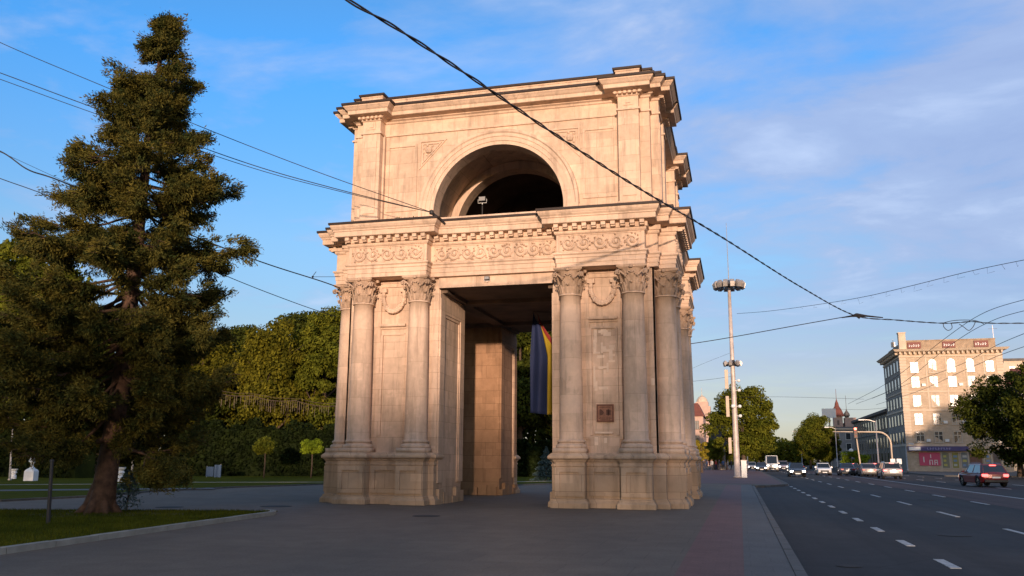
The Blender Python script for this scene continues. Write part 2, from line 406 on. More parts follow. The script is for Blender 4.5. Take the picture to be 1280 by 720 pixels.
# shared details ----------------------------------------------------
COLX=(2.36,4.20); COLY=5.04; RC=.33
def column_mesh():
    b=MB(S); zb=1.50
    b.box(-.44,.44,-.44,.44,zb,zb+.13)
    prof=[(.43,zb+.13),(.445,zb+.16),(.445,zb+.20),(.42,zb+.235),(.375,zb+.25),(.365,zb+.28),(.395,zb+.30),(.40,zb+.33),(.385,zb+.355),(.35,zb+.365),(.345,zb+.39)]
    n=10
    for i in range(n+1):
        t=i/n; r=RC*(1.02-.13*t**1.8); prof.append((r,zb+.40+t*(6.0-zb-.40)))
    prof+=[(.33,6.0),(.345,6.02),(.33,6.045)]
    b.lathe(prof,n=28); return b
def capital_mesh():
    b=MB(S); z0=6.045; H=.69
    b.lathe([(.29,z0),(.285,z0+.2),(.30,z0+.4),(.36,z0+.58),(.40,z0+.66)],n=20)
    def leaf(a,zs,h,r0,out,w):
        ca,sa=math.cos(a),math.sin(a); pts=[]
        prof=[(r0,0,.8),(r0+.02,.35,1),(r0+.05,.7,.95),(r0+.6*out,.92,.7),(r0+out,.98,.5),(r0+out*1.12,.86,.28),(r0+out*.9,.76,.12)]
        vs=[];fs=[]
        for (r,t,ww) in prof:
            for s_ in (-1,-.5,0,.5,1):
                lat=s_*w*ww; rr=r+ (.022 if s_ in(-.5,.5) else (-.012 if s_ else .012))
                vs.append((ca*rr-sa*lat,sa*rr+ca*lat,zs+h*t))
        for i in range(len(prof)-1):
            for j in range(4): fs.append((i*5+j,i*5+j+1,i*5+j+6,i*5+j+5))
        b.add(vs,fs)
    for i in range(8): leaf(2*PI*i/8,z0+.01,.27,.30,.12,.105)
    for i in range(8): leaf(2*PI*(i+.5)/8,z0+.13,.34,.295,.15,.10)
    for i in range(4):
        a=PI/4+i*PI/2
        # corner volutes: a stalk that rises outward and curls
        for sgn in (-1,1):
            pts=[]
            for t in range(15):
                q=t/14
                if q<.5:
                    r=.31+.24*(q/.5)**1.3; z=z0+.34+.27*(q/.5)**.8; lat=sgn*(.13*(1-q/.5)+.025)
                else:
                    ph=(q-.5)/.5*1.6*2*PI*.8; rad=.075*(1-.75*(q-.5)/.5)
                    r=.545+math.sin(ph)*rad; z=z0+.535+math.cos(ph)*rad; lat=sgn*.03
                pts.append((math.cos(a)*r-math.sin(a)*lat,math.sin(a)*r+math.cos(a)*lat,z))
            b.tube(pts,[.032*(1-.35*i_/14) for i_ in range(15)],5)
        a2=i*PI/2
        for sgn in (-1,1):
            pts=[]
            for t in range(9):
                q=t/8; ph=q*4.6; rad=.055*(1-.6*q)
                lat=sgn*(.075-math.cos(ph)*rad); z=z0+.53+math.sin(ph)*rad; r=.40
                pts.append((math.cos(a2)*r-math.sin(a2)*lat,math.sin(a2)*r+math.cos(a2)*lat,z))
            b.tube(pts,.02,5)
        b.lathe([(.0,-.05),(.05,-.04),(.06,0),(.05,.04),(0,.05)],math.cos(a2)*.44,math.sin(a2)*.44,8,False,z0+.70)
    # concave-sided abacus
    poly=[]
    for i in range(4):
        a=PI/4+i*PI/2
        for k in range(9):
            q=k/9; ang=a+q*PI/2
            c=Vector((math.cos(a),math.sin(a)))*.60; d=Vector((math.cos(a+PI/2),math.sin(a+PI/2)))*.60
            p=c.lerp(d,q); inw=math.sin(q*PI)*.07
            m=(c+d).normalized(); p-=m*inw; poly.append((p.x,p.y))
    b.sweep(poly,[(-.05,z0+.655),(-.02,z0+.69),(0,z0+.70),(0,z0+.77)]); return b
cm=column_mesh(); cap=capital_mesh()
col_o=cm.build('column',sp_,None,True); col_o.data.polygons.foreach_set('use_smooth',[len(p.vertices)==4 and abs(p.normal.z)<.8 for p in col_o.data.polygons])
cap_o=cap.build('capital',stone_mat('limestone_capital',(.56,.40,.29),(.38,.27,.19),2.5,1.2,True,.3,.8))
first_col=[True]
def put(src,parent,loc,rz=0,first=False):
    o=src if first else src.copy()
    if not first: col.objects.link(o)
    o.parent=parent; o.location=loc; o.rotation_euler=(0,0,rz); return o
def garland_mesh():
    b=MB(S); y=-4.80; cx=3.28
    pts=[]
    for i in range(21):
        t=i/20; a=PI*t; pts.append((cx-math.cos(a)*.34,y-.05,6.28-math.sin(a)*.46))
    b.tube(pts,[.055+.028*math.sin(PI*i/20) for i in range(21)],7)
    for i in range(1,20):
        p=pts[i]
        for q in (-1,1):
            a=random.uniform(0,6); b.lathe([(0,-.04),(.035,-.02),(.042,0.01),(.02,.035),(0,.04)],p[0]+math.cos(a)*.05*q,p[1]-.05,6,False,p[2]+math.sin(a)*.05)
    for s_ in (-1,1):
        x=cx+s_*.34
        b.box(x-.11,x+.11,y-.10,y+.02,6.42,6.55); b.tube([(x,y-.05,6.42),(x+s_*.03,y-.05,6.2),(x+s_*.05,y-.04,6.05)],[.06,.05,.02],6)
        b.lathe([(0,-.07),(.06,-.04),(.075,0),(.06,.05),(0,.07)],x,y-.06,8,False,6.33)
    return b
gar_o=garland_mesh().build('garland',sp_,None,False)
def rot(p,k):
    x,y=p
    for _ in range(k): x,y=-y,x
    return x,y
for ix,(sx,sy) in enumerate([(1,-1),(-1,-1),(1,1),(-1,1)]):
    b=MB(S); b.fl=(sx,-sy)       # built in the (+x,-y) quadrant; mirrored into the others
    A=4.74; I=1.80; Iy=2.35
    b.box(I,A,-A,-Iy,0,6.84)
    b.box(3.95,A,-Iy,-I,0,6.84)
    # wall strips and moulded panels on the front and the side face
    def face(fn):
        def bx(a0,a1,d0,d1,z0,z1):
            if fn=='f': b.box(a0,a1,-d1,-d0,z0,z1)
            else: b.box(d0,d1,-a1,-a0,z0,z1)
        e=A-.01
        bx(2.74,2.86,e,A+.05,1.9,6.6); bx(3.70,3.80,e,A+.05,1.9,6.6)
        bx(2.86,3.70,e,A+.05,6.60,6.72); bx(2.84,3.74,e,A+.08,6.72,6.80)
        bx(2.86,3.70,e,A+.15,5.34,5.42); bx(2.86,3.70,e,A+.05,5.27,5.34); bx(2.90,3.66,e,A+.045,5.08,5.14)
        bx(2.86,2.93,e,A+.07,2.0,5.08); bx(3.61,3.69,e,A+.07,2.0,5.08)
        bx(2.86,3.70,e,A+.06,1.50,1.98)
        bx(1.80 if fn=='f' else 1.80,1.98,e,A+.04,1.5,6.5)
        bx(4.58,A+.04,e,A+.04,1.5,6.84)
    face('f'); face('s')
    # panel frame on the face towards the gateway
    b.box(I-.06,I+.01,-A+.0,-A+.42,.62,6.2); b.box(I-.06,I+.01,-Iy-.42,-Iy,.62,6.2); b.box(I-.06,I+.01,-A+.42,-Iy-.42,5.75,6.2)
    b.box(I-.035,I+.01,-A+.42,-A+.50,.62,5.75); b.box(I-.035,I+.01,-Iy-.50,-Iy-.42,.62,5.75); b.box(I-.035,I+.01,-A+.5,-Iy-.5,5.66,5.75)
    b.box(I-.03,I+.01,-A,-Iy,6.2,6.45)
    b.box(I+.05,3.95,-Iy-.01,-Iy+.05,5.75,6.2)
    pier=b.build('pier',st,arch)
    if sy>0:  # back piers: darker brown stone on the faces towards the passage
        pier.data.materials.append(M['stone_brown'])
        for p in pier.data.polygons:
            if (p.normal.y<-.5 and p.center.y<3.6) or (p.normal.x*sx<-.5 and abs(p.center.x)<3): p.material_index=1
    # plinth courses
    q=MB(S); q.fl=(sx,-sy)
    ped=[(I-.03,-Iy-.0),(I-.03,-5.0),(1.95,-5.0),(1.95,-5.45),(2.80,-5.45),(2.80,-5.06),(3.79,-5.06),(3.79,-5.45),(4.64,-5.45),(4.64,-4.98),
         (4.98,-4.98),(4.98,-4.64),(5.45,-4.64),(5.45,-3.79),(5.06,-3.79),(5.06,-2.80),(5.45,-2.80),(5.45,-1.95),(5.0,-1.95),(5.0,-1.77),(3.98,-1.77),(3.98,-Iy)]
    ped=[(x,y) for x,y in ped]
    outer=ped[1:-2]
    outline=[(2.4,-4.3),(2.4,-5.0+.0)]  # unused
    ring=[(I-.02,-4.70)]+ped[2-1:2]+ped[2:20]+[(4.5,-1.77),(4.5,-4.70)]
    ring=[(I-.02,-4.5),(I-.02,-5.0)]+ped[2:18]+[(5.0,-1.95),(5.0,-1.78),(4.5,-1.78),(4.5,-4.5)]
    q.sweep(ring,[(.10,0),(.10,.13),(.075,.16),(.045,.20),(.04,.24),(0,.26),(0,1.12),(.02,1.14),(.02,1.18),(-.0,1.19),(-.0,1.24),(.03,1.27),(.05,1.31),(.11,1.345),(.11,1.41),(.08,1.44),(.02,1.50)])
    # raised frames of the pedestal panels
    def fr(x0,x1,yf,side):
        t=.05
        segs=[(x0,x0+.13,.32,1.10),(x1-.13,x1,.32,1.10),(x0+.13,x1-.13,.98,1.10),(x0+.13,x1-.13,.32,.42)]
        for a0,a1,z0,z1 in segs:
            if side: q.box(yf-.01,yf+t,-a1,-a0,z0,z1)
            else: q.box(a0,a1,-yf-t,-yf+.01,z0,z1)
    for sd in (0,1):
        fr(1.97,2.78,5.45,sd); fr(3.81,4.62,5.45,sd); fr(2.86,3.73,5.06,sd)
    q.build('pedestal',sb,pier)
    # worn kerb stones round the gateway side of the pier
    q=MB(S); q.fl=(sx,-sy); rr=random.Random(ix)
    for i in range(6):
        y=-4.72+i*.40; q.box(I-.10-rr.random()*.05,I+.02,y,y+.385,0,.20+rr.random()*.28)
        x=I+.1+i*.36
        if x<3.7: q.box(x,x+.34,-Iy-.02,-Iy+.08+rr.random()*.05,0,.16+rr.random()*.25)
    q.build('base_course',sb if sy<0 else M['stone_brown'],pier)
    for cx_ in COLX:
        for sd in (0,1):
            X,Y=(cx_,-COLY) if not sd else (COLY,-cx_)
            X*=sx; Y*=-sy
            f0=first_col[0]
            c=put(col_o,pier,(X*S,Y*S,0),0,f0)
            put(cap_o,pier,(X*S,Y*S,0),0,f0); first_col[0]=False
    for sd in (0,1):
        k={(1,-1):(0,1),(-1,-1):(3,0)}.get((sx,sy),(1,2) if sx>0 else (2,3))[sd]
        g=gar_o if (ix==0 and sd==0) else gar_o.copy()
        if g is not gar_o: col.objects.link(g)
        # front face garlands sit at x=3.28 (right pier); other places are quarter turns or shifts of it
        if (sx,sy)==(1,-1): g.rotation_euler=(0,0,0 if sd==0 else PI/2); g.location=(0,0,0) if sd==0 else (0,-6.56*S,0)
        elif (sx,sy)==(-1,-1): g.rotation_euler=(0,0,0 if sd==0 else -PI/2); g.location=(-6.56*S,0,0) if sd==0 else (0,0,0)
        elif (sx,sy)==(1,1): g.rotation_euler=(0,0,PI/2 if sd==0 else PI); g.location=(0,0,0) if sd==0 else (6.56*S,0,0)
        else: g.rotation_euler=(0,0,PI if sd==0 else -PI/2); g.location=(0,0,0) if sd==0 else (0,6.56*S,0)
        g.parent=pier
    if (sx,sy)==(1,-1):
        pr_=random.Random(3); pl=MB(S); k_=0
        for q in range(26):
            x=pr_.uniform(2.95,3.50); z=pr_.uniform(3.25,5.02); w_=pr_.uniform(.05,.30); h_=pr_.uniform(.05,.12)
            if pr_.random()<.4: w_,h_=pr_.uniform(.05,.09),pr_.uniform(.15,.42)
            pl.box(x,min(x+w_,3.60),-4.7445-.0009*q,-4.735,z,min(z+h_,5.06))
        for q,(x,z,w_,h_) in enumerate(((2.98,1.72,.10,.24),(3.25,1.78,.09,.15),(3.0,2.05,.5,.05),(4.62,3.4,.1,.2))): pl.box(x,x+w_,-4.812,-4.735,z,z+h_)
        pl.build('plaster_remnants',simple('plaster_patch',(.72,.56,.43),.9,0,5,.12),pier)
        pl=MB(S); pl.box(3.05,3.54,-4.82,-4.735,2.38,2.88); 
        o=pl.build('plaque',M['plaque'],pier,bevel=.006)
        pl=MB(S)
        pl.box(3.07,3.52,-4.832,-4.819,2.835,2.862); pl.box(3.07,3.09,-4.832,-4.819,2.40,2.83); pl.box(3.50,3.52,-4.832,-4.819,2.40,2.83); pl.box(3.07,3.52,-4.832,-4.819,2.395,2.415)
        pl.box(3.14,3.46,-4.835,-4.819,2.785,2.805)
        # shield-like relief and square relief, three worn text rows beneath
        pl.add([(3.14,-4.835,2.72),(3.18,-4.835,2.74),(3.25,-4.835,2.68),(3.27,-4.835,2.63),(3.22,-4.835,2.57),(3.14,-4.835,2.56),
                (3.14,-4.819,2.72),(3.18,-4.819,2.74),(3.25,-4.819,2.68),(3.27,-4.819,2.63),(3.22,-4.819,2.57),(3.14,-4.819,2.56)],
               [(0,1,2,3,4,5)]+[(i,(i+1)%6,(i+1)%6+6,i+6) for i in range(6)])
        pl.box(3.33,3.46,-4.835,-4.819,2.57,2.72); pl.box(3.385,3.405,-4.835,-4.819,2.55,2.75)
        for zz,a,c in ((2.50,3.14,3.46),(2.46,3.12,3.48),(2.43,3.16,3.44)):
            x=a
            while x<c-.02:
                w=random.uniform(.02,.06); pl.box(x,min(x+w,c),-4.830,-4.819,zz,zz+.018); x+=w+.012
        pl.build('plaque_relief',M['plaque_dark'],o)

# --- entablature
cE=4.93
fr_face=[(-4.6,-cE),(-4.6,-5.40),(-2.02,-5.40),(-2.02,-5.0),(2.02,-5.0),(2.02,-5.40),(4.6,-5.40),(4.6,-cE),(cE,-cE)]
EO=P4(fr_face)
b=MB(S)
b.sweep(EO,[(0,6.82),(0,6.94),(.02,6.945),(.02,7.08),(.045,7.09),(.045,7.16),(.09,7.20),(.09,7.24),(0,7.25),(0,7.79),(.03,7.80),(.06,7.84),(.06,7.90)])
ent=b.build('entablature',sp_,arch)
b=MB(S)
b.box(-4.72,4.72,-4.72,4.72,6.49,6.818)
b.box(-1.8,1.8,-4.85,-4.721,6.49,6.818); b.box(-1.8,1.8,4.721,4.85,6.49,6.818); b.box(-4.85,-4.721,-1.8,1.8,6.49,6.818); b.box(4.721,4.85,-1.8,1.8,6.49,6.818)
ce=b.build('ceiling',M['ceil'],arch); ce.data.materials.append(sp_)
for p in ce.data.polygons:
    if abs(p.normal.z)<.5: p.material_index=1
b=MB(S)
for y in (-2.35,2.35): b.box(-4.6,4.6,y-.25,y+.25,6.36,6.49)
for x in (-1.8,1.8):
    for y0_,y1_ in ((-4.6,-2.6),(-2.1,2.1),(2.6,4.6)): b.box(x-.2,x+.2,y0_,y1_,6.38,6.49)
b.build('ceiling_beams',M['ceil'],arch)
b=MB(S)
b.sweep(EO,[(.10,7.90),(.10,8.06),(.34,8.065),(.36,8.08),(.36,8.22),(.39,8.24),(.39,8.27),(.44,8.32),(.47,8.39),(.47,8.43),(.30,8.45)])
# modillions under the corona
n=len(EO); off=offset(EO,.10)
for i in range(n):
    p0=Vector(off[i]); p1=Vector(off[(i+1)%n]); d=p1-p0; ln=d.length
    if ln<.5: continue
    d.normalize(); nn=Vector((d.y,-d.x)); cnt=max(2,round(ln/.285)); stp=ln/cnt
    for k in range(cnt+ (0)):
        c=p0+d*(stp*(k+.5))
        for (o0,o1,z0,z1) in ((0,.20,7.955,8.055),(0,.13,7.91,7.955)):
            a=c-d*.065; e=c+d*.065
            b.prism([tuple(a-nn*.01),tuple(e-nn*.01),tuple(e+nn*o1),tuple(a+nn*o1)],z0,z1)
cor=b.build('cornice',sp_,ent)
b=MB(S); b.sweep(EO,[(.44,8.432),(.51,8.433),(.515,8.50),(.30,8.515),(-.2,8.515)]); b.build('flashing',M['flash'],cor)
# frieze scrollwork
def scroll(x0,x1,seed):
    b=MB(S); rr=random.Random(seed); w=x1-x0; n=max(4,int(round(w/.43))); st_=w/n; zc=7.52
    for i in range(n):
        cx=x0+st_*(i+.5); s_=1 if i%2 else -1
        pts=[]
        for k in range(16):
            q=k/15; a=q*2*PI*1.35*s_+(PI if s_>0 else 0); r=.20*(1-q*.72)
            pts.append((cx+math.cos(a)*r,-.03,zc+math.sin(a)*r))
        b.tube(pts,[.036*(1-.45*k/15) for k in range(16)],5)
        b.lathe([(0,-.065),(.06,-.05),(.075,0),(.06,.05),(0,.065)],cx,-.02,7,False,zc)
        for k in range(13):
            a=rr.uniform(0,2*PI); r=.15+rr.random()*.11; px,pz=cx+math.cos(a)*r,zc+math.sin(a)*r
            if abs(pz-zc)>.225: pz=zc+math.copysign(.22,pz-zc)
            dx,dz=math.cos(a+.8)*.05,math.sin(a+.8)*.05
            b.add([(px-dx,-.0,pz-dz),(px+dz*.6,-.02,pz-dx*.6),(px+dx,-.0,pz+dz),(px-dz*.6,-.02,pz+dx*.6),(px,-.075,pz)],[(0,1,4),(1,2,4),(2,3,4),(3,0,4)])
        if i==n//2 :
            b.lathe([(.13,0),(.15,.02),(.13,.03),(.10,.02)],0,0,14,False,0) if False else None
    for z in (7.275,7.765): b.box(x0-.02,x1+.02,-.02,.01,z-.012,z+.012)
    for x in (x0-.02,x1+.02): b.box(x-.012,x+.012,-.02,.01,7.275,7.765)
    return b
sA=scroll(2.14,4.48,1).build('frieze_relief',sp_); sC=scroll(-1.88,1.88,3).build('frieze_relief',sp_)
def place_rel(src,k,yf,dx,first):
    o=src if first else src.copy()
    if not first: col.objects.link(o)
    o.parent=ent; x,y=rot((dx*S,-yf*S),k); o.location=(x,y,0); o.rotation_euler=(0,0,k*PI/2)
for k in range(4):
    place_rel(sA,k,5.40,0,k==0); place_rel(sA,k,5.40,-6.62,False); place_rel(sC,k,5.0,0,k==0)

# --- attic
fa=[(-4.48,-4.78),(-4.48,-5.03),(-3.86,-5.03),(-3.86,-4.64),(3.86,-4.64),(3.86,-5.03),(4.48,-5.03),(4.48,-4.78),(4.78,-4.78)]
sa_r=[(4.78,-4.48),(5.03,-4.48),(5.03,-3.90),(4.78,-3.90),(4.78,-2.70),(5.03,-2.70),(5.03,-2.22),(4.66,-2.22),(4.66,2.22),(5.03,2.22),(5.03,2.70),(4.78,2.70),(4.78,3.90),(5.03,3.90),(5.03,4.48),(4.78,4.48),(4.78,4.78)]
back=[(-x,-y) for x,y in fa]; sa_l=[(-x,-y) for x,y in sa_r]
AO=fa+sa_r+back+sa_l
b=MB(S)
AR=2.10; ZC=8.97
# corner piers, pilasters, plinth
for sx in (1,-1):
    for sy in (1,-1):
        def bx(x0,x1,y0,y1,z0,z1): b.box(min(x0*sx,x1*sx),max(x0*sx,x1*sx),min(y0*sy,y1*sy),max(y0*sy,y1*sy),z0,z1)
        bx(3.80,4.78,3.6,4.78,8.46,11.66)
        bx(3.86,4.48,4.781,5.03,8.80,11.66); bx(3.80,4.54,4.781,5.10,8.46,8.80)
        bx(4.781,5.03,3.90,4.48,8.80,11.66); bx(4.781,5.10,3.84,4.54,8.46,8.80)
        bx(4.661,5.03,2.22,2.70,8.80,11.66); bx(4.661,5.10,2.17,2.75,8.46,8.80)
        # raised inner panels on the pilasters
        bx(3.97,4.37,5.02,5.055,8.98,11.42); bx(5.02,5.055,3.99,4.39,8.98,11.42)
        # wall field beside the arch
        bx(2.70,2.78,4.63,4.675,9.1,11.35); bx(3.66,3.74,4.63,4.675,9.1,11.35); bx(2.78,3.66,4.63,4.675,11.27,11.35); bx(2.78,3.66,4.63,4.675,9.1,9.18)
        bx(2.12,4.60,4.60,4.98,8.46,8.74); bx(2.12,4.55,4.60,4.94,8.74,8.80)
# side walls (solid) and back wall (solid)
b.box(4.0,4.66,-3.6,3.6,8.46,11.66); b.box(-4.66,-4.0,-3.6,3.6,8.46,11.66)
b.box(-4.7,4.7,-4.7,4.7,8.40,8.47)
att=b.build('attic',st,arch)
# front and back walls with the arch cut out
for sgn,nm in ((-1,'front'),(1,'back')):
    b=MB(S); y0,y1=sgn*4.64,sgn*4.12; n=36; zt=11.66
    ang=[PI-PI*i/n for i in range(n+1)]
    vs=[];fs=[]
    for y in (y0,y1):
        vs+=[(-3.80,y,8.46),(-3.80,y,zt),(-AR,y,8.46)]
        vs+=[(AR*math.cos(a),y,ZC+AR*math.sin(a)) for a in ang]
        vs+=[(AR,y,8.46),(3.80,y,8.46),(3.80,y,zt)]
        vs+=[(AR*math.cos(a),y,zt) for a in ang]
    K=3+n+1+3+n+1
    for o_ in (0,K):
        ar=lambda i: o_+3+i; tp=lambda i:o_+3+n+1+3+i
        fs.append((o_,o_+2,ar(0),tp(0),o_+1)); e=o_+3+n+1
        fs.append((e,e+1,e+2,tp(n),ar(n)))
        for i in range(n): fs.append((ar(i),ar(i+1),tp(i+1),tp(i)))
    for i in range(n): fs.append((3+i,3+i+1,K+3+i+1,K+3+i))
    fs.append((2,3,K+3,K+2)); fs.append((3+n,3+n+1,K+3+n+1,K+3+n))
    b.add(vs,fs)
    w=b.build('attic_wall',st,att,recalc=True)
    # archivolt: stepped ring
    b=MB(S); ring=[(2.10,0),(2.10,.05),(2.22,.05),(2.22,.075),(2.36,.075),(2.36,.10),(2.46,.10),(2.50,.14),(2.58,.14),(2.60,.0)]
    vs=[];fs=[]; n2=48
    for i in range(n2+1):
        a=PI*i/n2
        for r_,d_ in ring: vs.append((math.cos(a)*r_,sgn*(4.64+d_-.002),ZC+math.sin(a)*r_))
    m_=len(ring)
    for i in range(n2):
        for k in range(m_-1): fs.append((i*m_+k,i*m_+k+1,(i+1)*m_+k+1,(i+1)*m_+k))
    b.add(vs,fs)
    for s_ in (-1,1):
        for (r0,r1,d_) in ((2.10,2.22,.05),(2.22,2.36,.075),(2.36,2.47,.10),(2.47,2.58,.14)):
            x0,x1=sorted((s_*r0,s_*r1)); yy=sorted((sgn*4.63,sgn*(4.64+d_))); b.box(x0,x1,yy[0],yy[1],8.80,ZC)
    b.build('archivolt',sp_,att)
    # triangular spandrel panels with a rosette
    for s_ in (-1,1):
        b=MB(S)
        T=[(s_*2.62,11.42),(s_*1.70,11.42),(s_*2.62,10.45)]
        c=(sum(p[0] for p in T)/3,sum(p[1] for p in T)/3)
        for kk in (1.0,.72):
            TT=[(c[0]+(x-c[0])*kk,c[1]+(z-c[1])*kk) for x,z in T]; TI=[(c[0]+(x-c[0])*(kk-.13),c[1]+(z-c[1])*(kk-.13)) for x,z in T]
            vs=[];
            for pts_,d_ in ((TT,.0),(TT,.035),(TI,.035),(TI,0)): vs+=[(x,sgn*(4.64+d_),z) for x,z in pts_]
            fs=[(a*3+i,a*3+(i+1)%3,(a+1)*3+(i+1)%3,(a+1)*3+i) for a in range(3) for i in range(3)]
            b.add(vs,fs)
        b.lathe([(0,-.13),(.10,-.09),(.13,0),(.10,.09),(0,.13)],c[0],sgn*4.62,9,False,c[1])
        for k in range(7):
            a=k*.9; b.lathe([(0,-.05),(.04,-.03),(.05,0),(.04,.03),(0,.05)],c[0]+math.cos(a)*.2,sgn*4.64,6,False,c[1]+math.sin(a)*.17)
        b.build('spandrel_relief',sp_,att)
# attic entablature
b=MB(S)
b.sweep(AO,[(-.02,11.66),(.05,11.665),(.05,11.72),(.015,11.735),(.0,11.74),(.0,12.10),(.04,12.12),(.06,12.17),(.13,12.20),(.13,12.23)])
for k,(x,y) in enumerate([(4.17,-5.03),(-4.17,-5.03)]):
    b.box(x-.14,x+.14,y-.02,y+.01,11.82,12.08); b.box(x-.07,x+.07,y-.045,y+.01,11.88,12.02)
off=offset(AO,.13); n=len(AO)
for i in range(n):   # small dentils
    p0=Vector(off[i]); p1=Vector(off[(i+1)%n]); d=p1-p0; ln=d.length
    if ln<.45 or ln>3: continue
    d.normalize(); nn=Vector((d.y,-d.x)); cnt=round(ln/.15); stp=ln/cnt
    for k in range(cnt):
        c=p0+d*(stp*(k+.5)); a=c-d*.04; e=c+d*.04
        b.prism([tuple(a-nn*.08),tuple(e-nn*.08),tuple(e+nn*.05),tuple(a+nn*.05)],12.15,12.225)
ae=b.build('attic_frieze',sp_,att)
b=MB(S); b.sweep(AO,[(.13,12.231),(.36,12.25),(.38,12.26),(.38,12.37),(.42,12.40),(.47,12.46),(.50,12.49),(.50,12.525),(.2,12.54)])
ac=b.build('attic_cornice',sp_,att)
b=MB(S); b.sweep(AO,[(.47,12.527),(.545,12.528),(.55,12.60),(.2,12.615),(-.2,12.615)]); b.build('flashing',M['flash'],ac)
b=MB(S)
b.sweep(AO,[(.05,12.60),(.05,12.90),(.07,12.91),(.07,12.955)]); pa=b.build('parapet',sp_,att)
b=MB(S); b.sweep(AO,[(.065,12.957),(.13,12.958),(.135,13.02),(.0,13.03)]); b.build('flashing',M['flash'],pa)
# vaulted chamber behind the arch
def vault(r0,ya,yb,thick,name,mat,parent,face_front=True,zb=8.5):
    b=MB(S); n=32; vs=[];fs=[]
    pr=[(r0,ya),(r0+thick,ya),(r0+thick,yb),(r0,yb)]
    angs=[(-1,None)]+[PI*i/n for i in range(n+1)]+[(1,None)]
    def pt(r,y,a):
        if isinstance(a,tuple): return ((-a[0])*r if False else (r if a[0]<0 else -r),y,zb)
        return (math.cos(a)*r,y,ZC+math.sin(a)*r)
    for a in angs:
        for r_,y_ in pr: vs.append(pt(r_,y_,a))
    for i in range(len(angs)-1):
        for k in range(4): fs.append((i*4+k,i*4+(k+1)%4,(i+1)*4+(k+1)%4,(i+1)*4+k))
    b.add(vs,fs); return b.build(name,mat,parent)
va=vault(2.38,-4.12,-1.9,.3,'vault',st,att)
vault(2.10,-2.35,-1.75,.26,'vault_rib',sp_,att)
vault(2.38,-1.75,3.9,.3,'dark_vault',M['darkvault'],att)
b=MB(S); b.box(-2.7,2.7,1.2,1.3,8.5,11.6); b.box(-2.7,2.7,-1.7,1.2,8.47,8.52); b.build('added_dark_screen',M['darkvault'],att)  # screen added and coloured near-black to stand for the unlit chamber
b=MB(S); b.box(-4.5,4.5,-4.5,4.5,12.62,12.66); b.build('attic_roof',M['flash'],att)
for y0_,y1_ in ((-5.02,-4.3),(4.3,5.02)):
    b=MB(S); b.box(-2.02,2.02,y0_,y1_,8.47,8.70); b.build('arch_sill',sp_,att)
# weeds tuft sprouting on the left cornice
def leaf_quads(cent,nrm,size,ar=.6,jit=.35):
    n=len(cent); r=rng.normal(size=(n,3)); nn=nrm+r*jit; nn/=np.linalg.norm(nn,axis=1)[:,None]+1e-9
    t=rng.normal(size=(n,3)); a=np.cross(nn,t); a/=np.linalg.norm(a,axis=1)[:,None]+1e-9
    b_=np.cross(nn,a); s=size*(.6+.8*rng.random(n))[:,None]
    a=a*s; b_=b_*s*ar
    return np.stack([cent-a,cent-b_*1.0+a*.1,cent+a,cent+b_*1.0+a*.1],axis=1)
c=rng.normal(size=(260,3))*np.array([.32,.06,.06])+np.array([-2.9*S,-5.25*S,8.62*S]); c[:,2]=np.maximum(c[:,2],8.50*S)
o=quads_mesh('weed_tuft',leaf_quads(c,rng.normal(size=(260,3)),.05,.35),M['leaf_olive']); tag(o,'tuft of green weeds growing on the lower left cornice of the arch','weeds')

P_,dx_,tip_=grass_o
o=quads_mesh('grass',np.stack([P_-dx_,P_+dx_,P_+tip_+dx_*.3,P_+tip_-dx_*.3],1),leafmat('grass_blades',(.045,.055,.004),(.095,.10,.008),.15,1.1)); tag(o,'short grass growing on the near lawn under the big spruce','grass',kind='stuff')
# floodlights on the arch
def floodlight(name,loc,k,label,rz=0):
    r=empty(name,loc,label,'floodlight',None,rz)
    b=MB(k); b.box(-.28,.28,-.12,.12,.12,.50); b.build('housing',M['darkmetal'],r,bevel=.02*k)
    b=MB(k); b.box(-.24,.24,-.135,-.121,.16,.46); b.build('glass',M['lampglass'],r)
    b=MB(k); b.tube([(-.34,0,.30),(-.34,0,.0),(.34,0,.0),(.34,0,.30)],.02,5); b.tube([(0,0,0),(0,0,-.12)],.03,6); b.build('bracket',M['white'],r); return r
p=at(603,249,-3.1*S); fl=floodlight('floodlight',(p.x,p.y,p.z-.15),.5,'boxy floodlight standing inside the upper round arch of the monument')
b=MB(); b.tube([(0,0,-.1),(0,0,(8.52*S)-(p.z-.15))],.03,6); b.build('stand',M['darkmetal'],fl)
p=at(609,352,-4.95*S); floodlight('floodlight',(p.x,-4.98*S,6.62*S),.32,'tiny lamp fixed on the lintel above the square gateway')
# ------------------------------------------------------------------ flag in the gateway
fl=empty('flag',(0.17,-.23,0),'hanging blue, yellow and red flag seen through the gateway of the arch','flag')
def cloth(x0,x1,yoff,name,mat,ztop0,ztop1,zb0,zb1,ph):
    b=MB(); nx,nz=14,30; vs=[];fs=[]
    for i in range(nx+1):
        for j in range(nz+1):
            u=i/nx; w=j/nz
            zt=ztop0+(ztop1-ztop0)*u; zb=zb0+(zb1-zb0)*u; z=zt+(zb-zt)*w
            x=(x0+(x1-x0)*u); x=x*(.12+.88*min(1,max(0,(7.45-z)/1.9))**.8)
            y=yoff+.16*math.sin(u*7+ph+w*1.3)*min(1,w*2+.2)
            vs.append((x,y,z))
    for i in range(nx):
        for j in range(nz):
            a=i*(nz+1)+j; fs.append((a,a+1,a+nz+2,a+nz+1))
    b.add(vs,fs); o=b.build(name,mat,fl,True,False)
    m=o.modifiers.new('thickness','SOLIDIFY'); m.thickness=.006; return o
cloth(-.20,.60,0,'blue_stripe',simple('flag_blue',(.008,.018,.070),.8,0,3,.1),7.42,6.75,3.35,3.25,0)
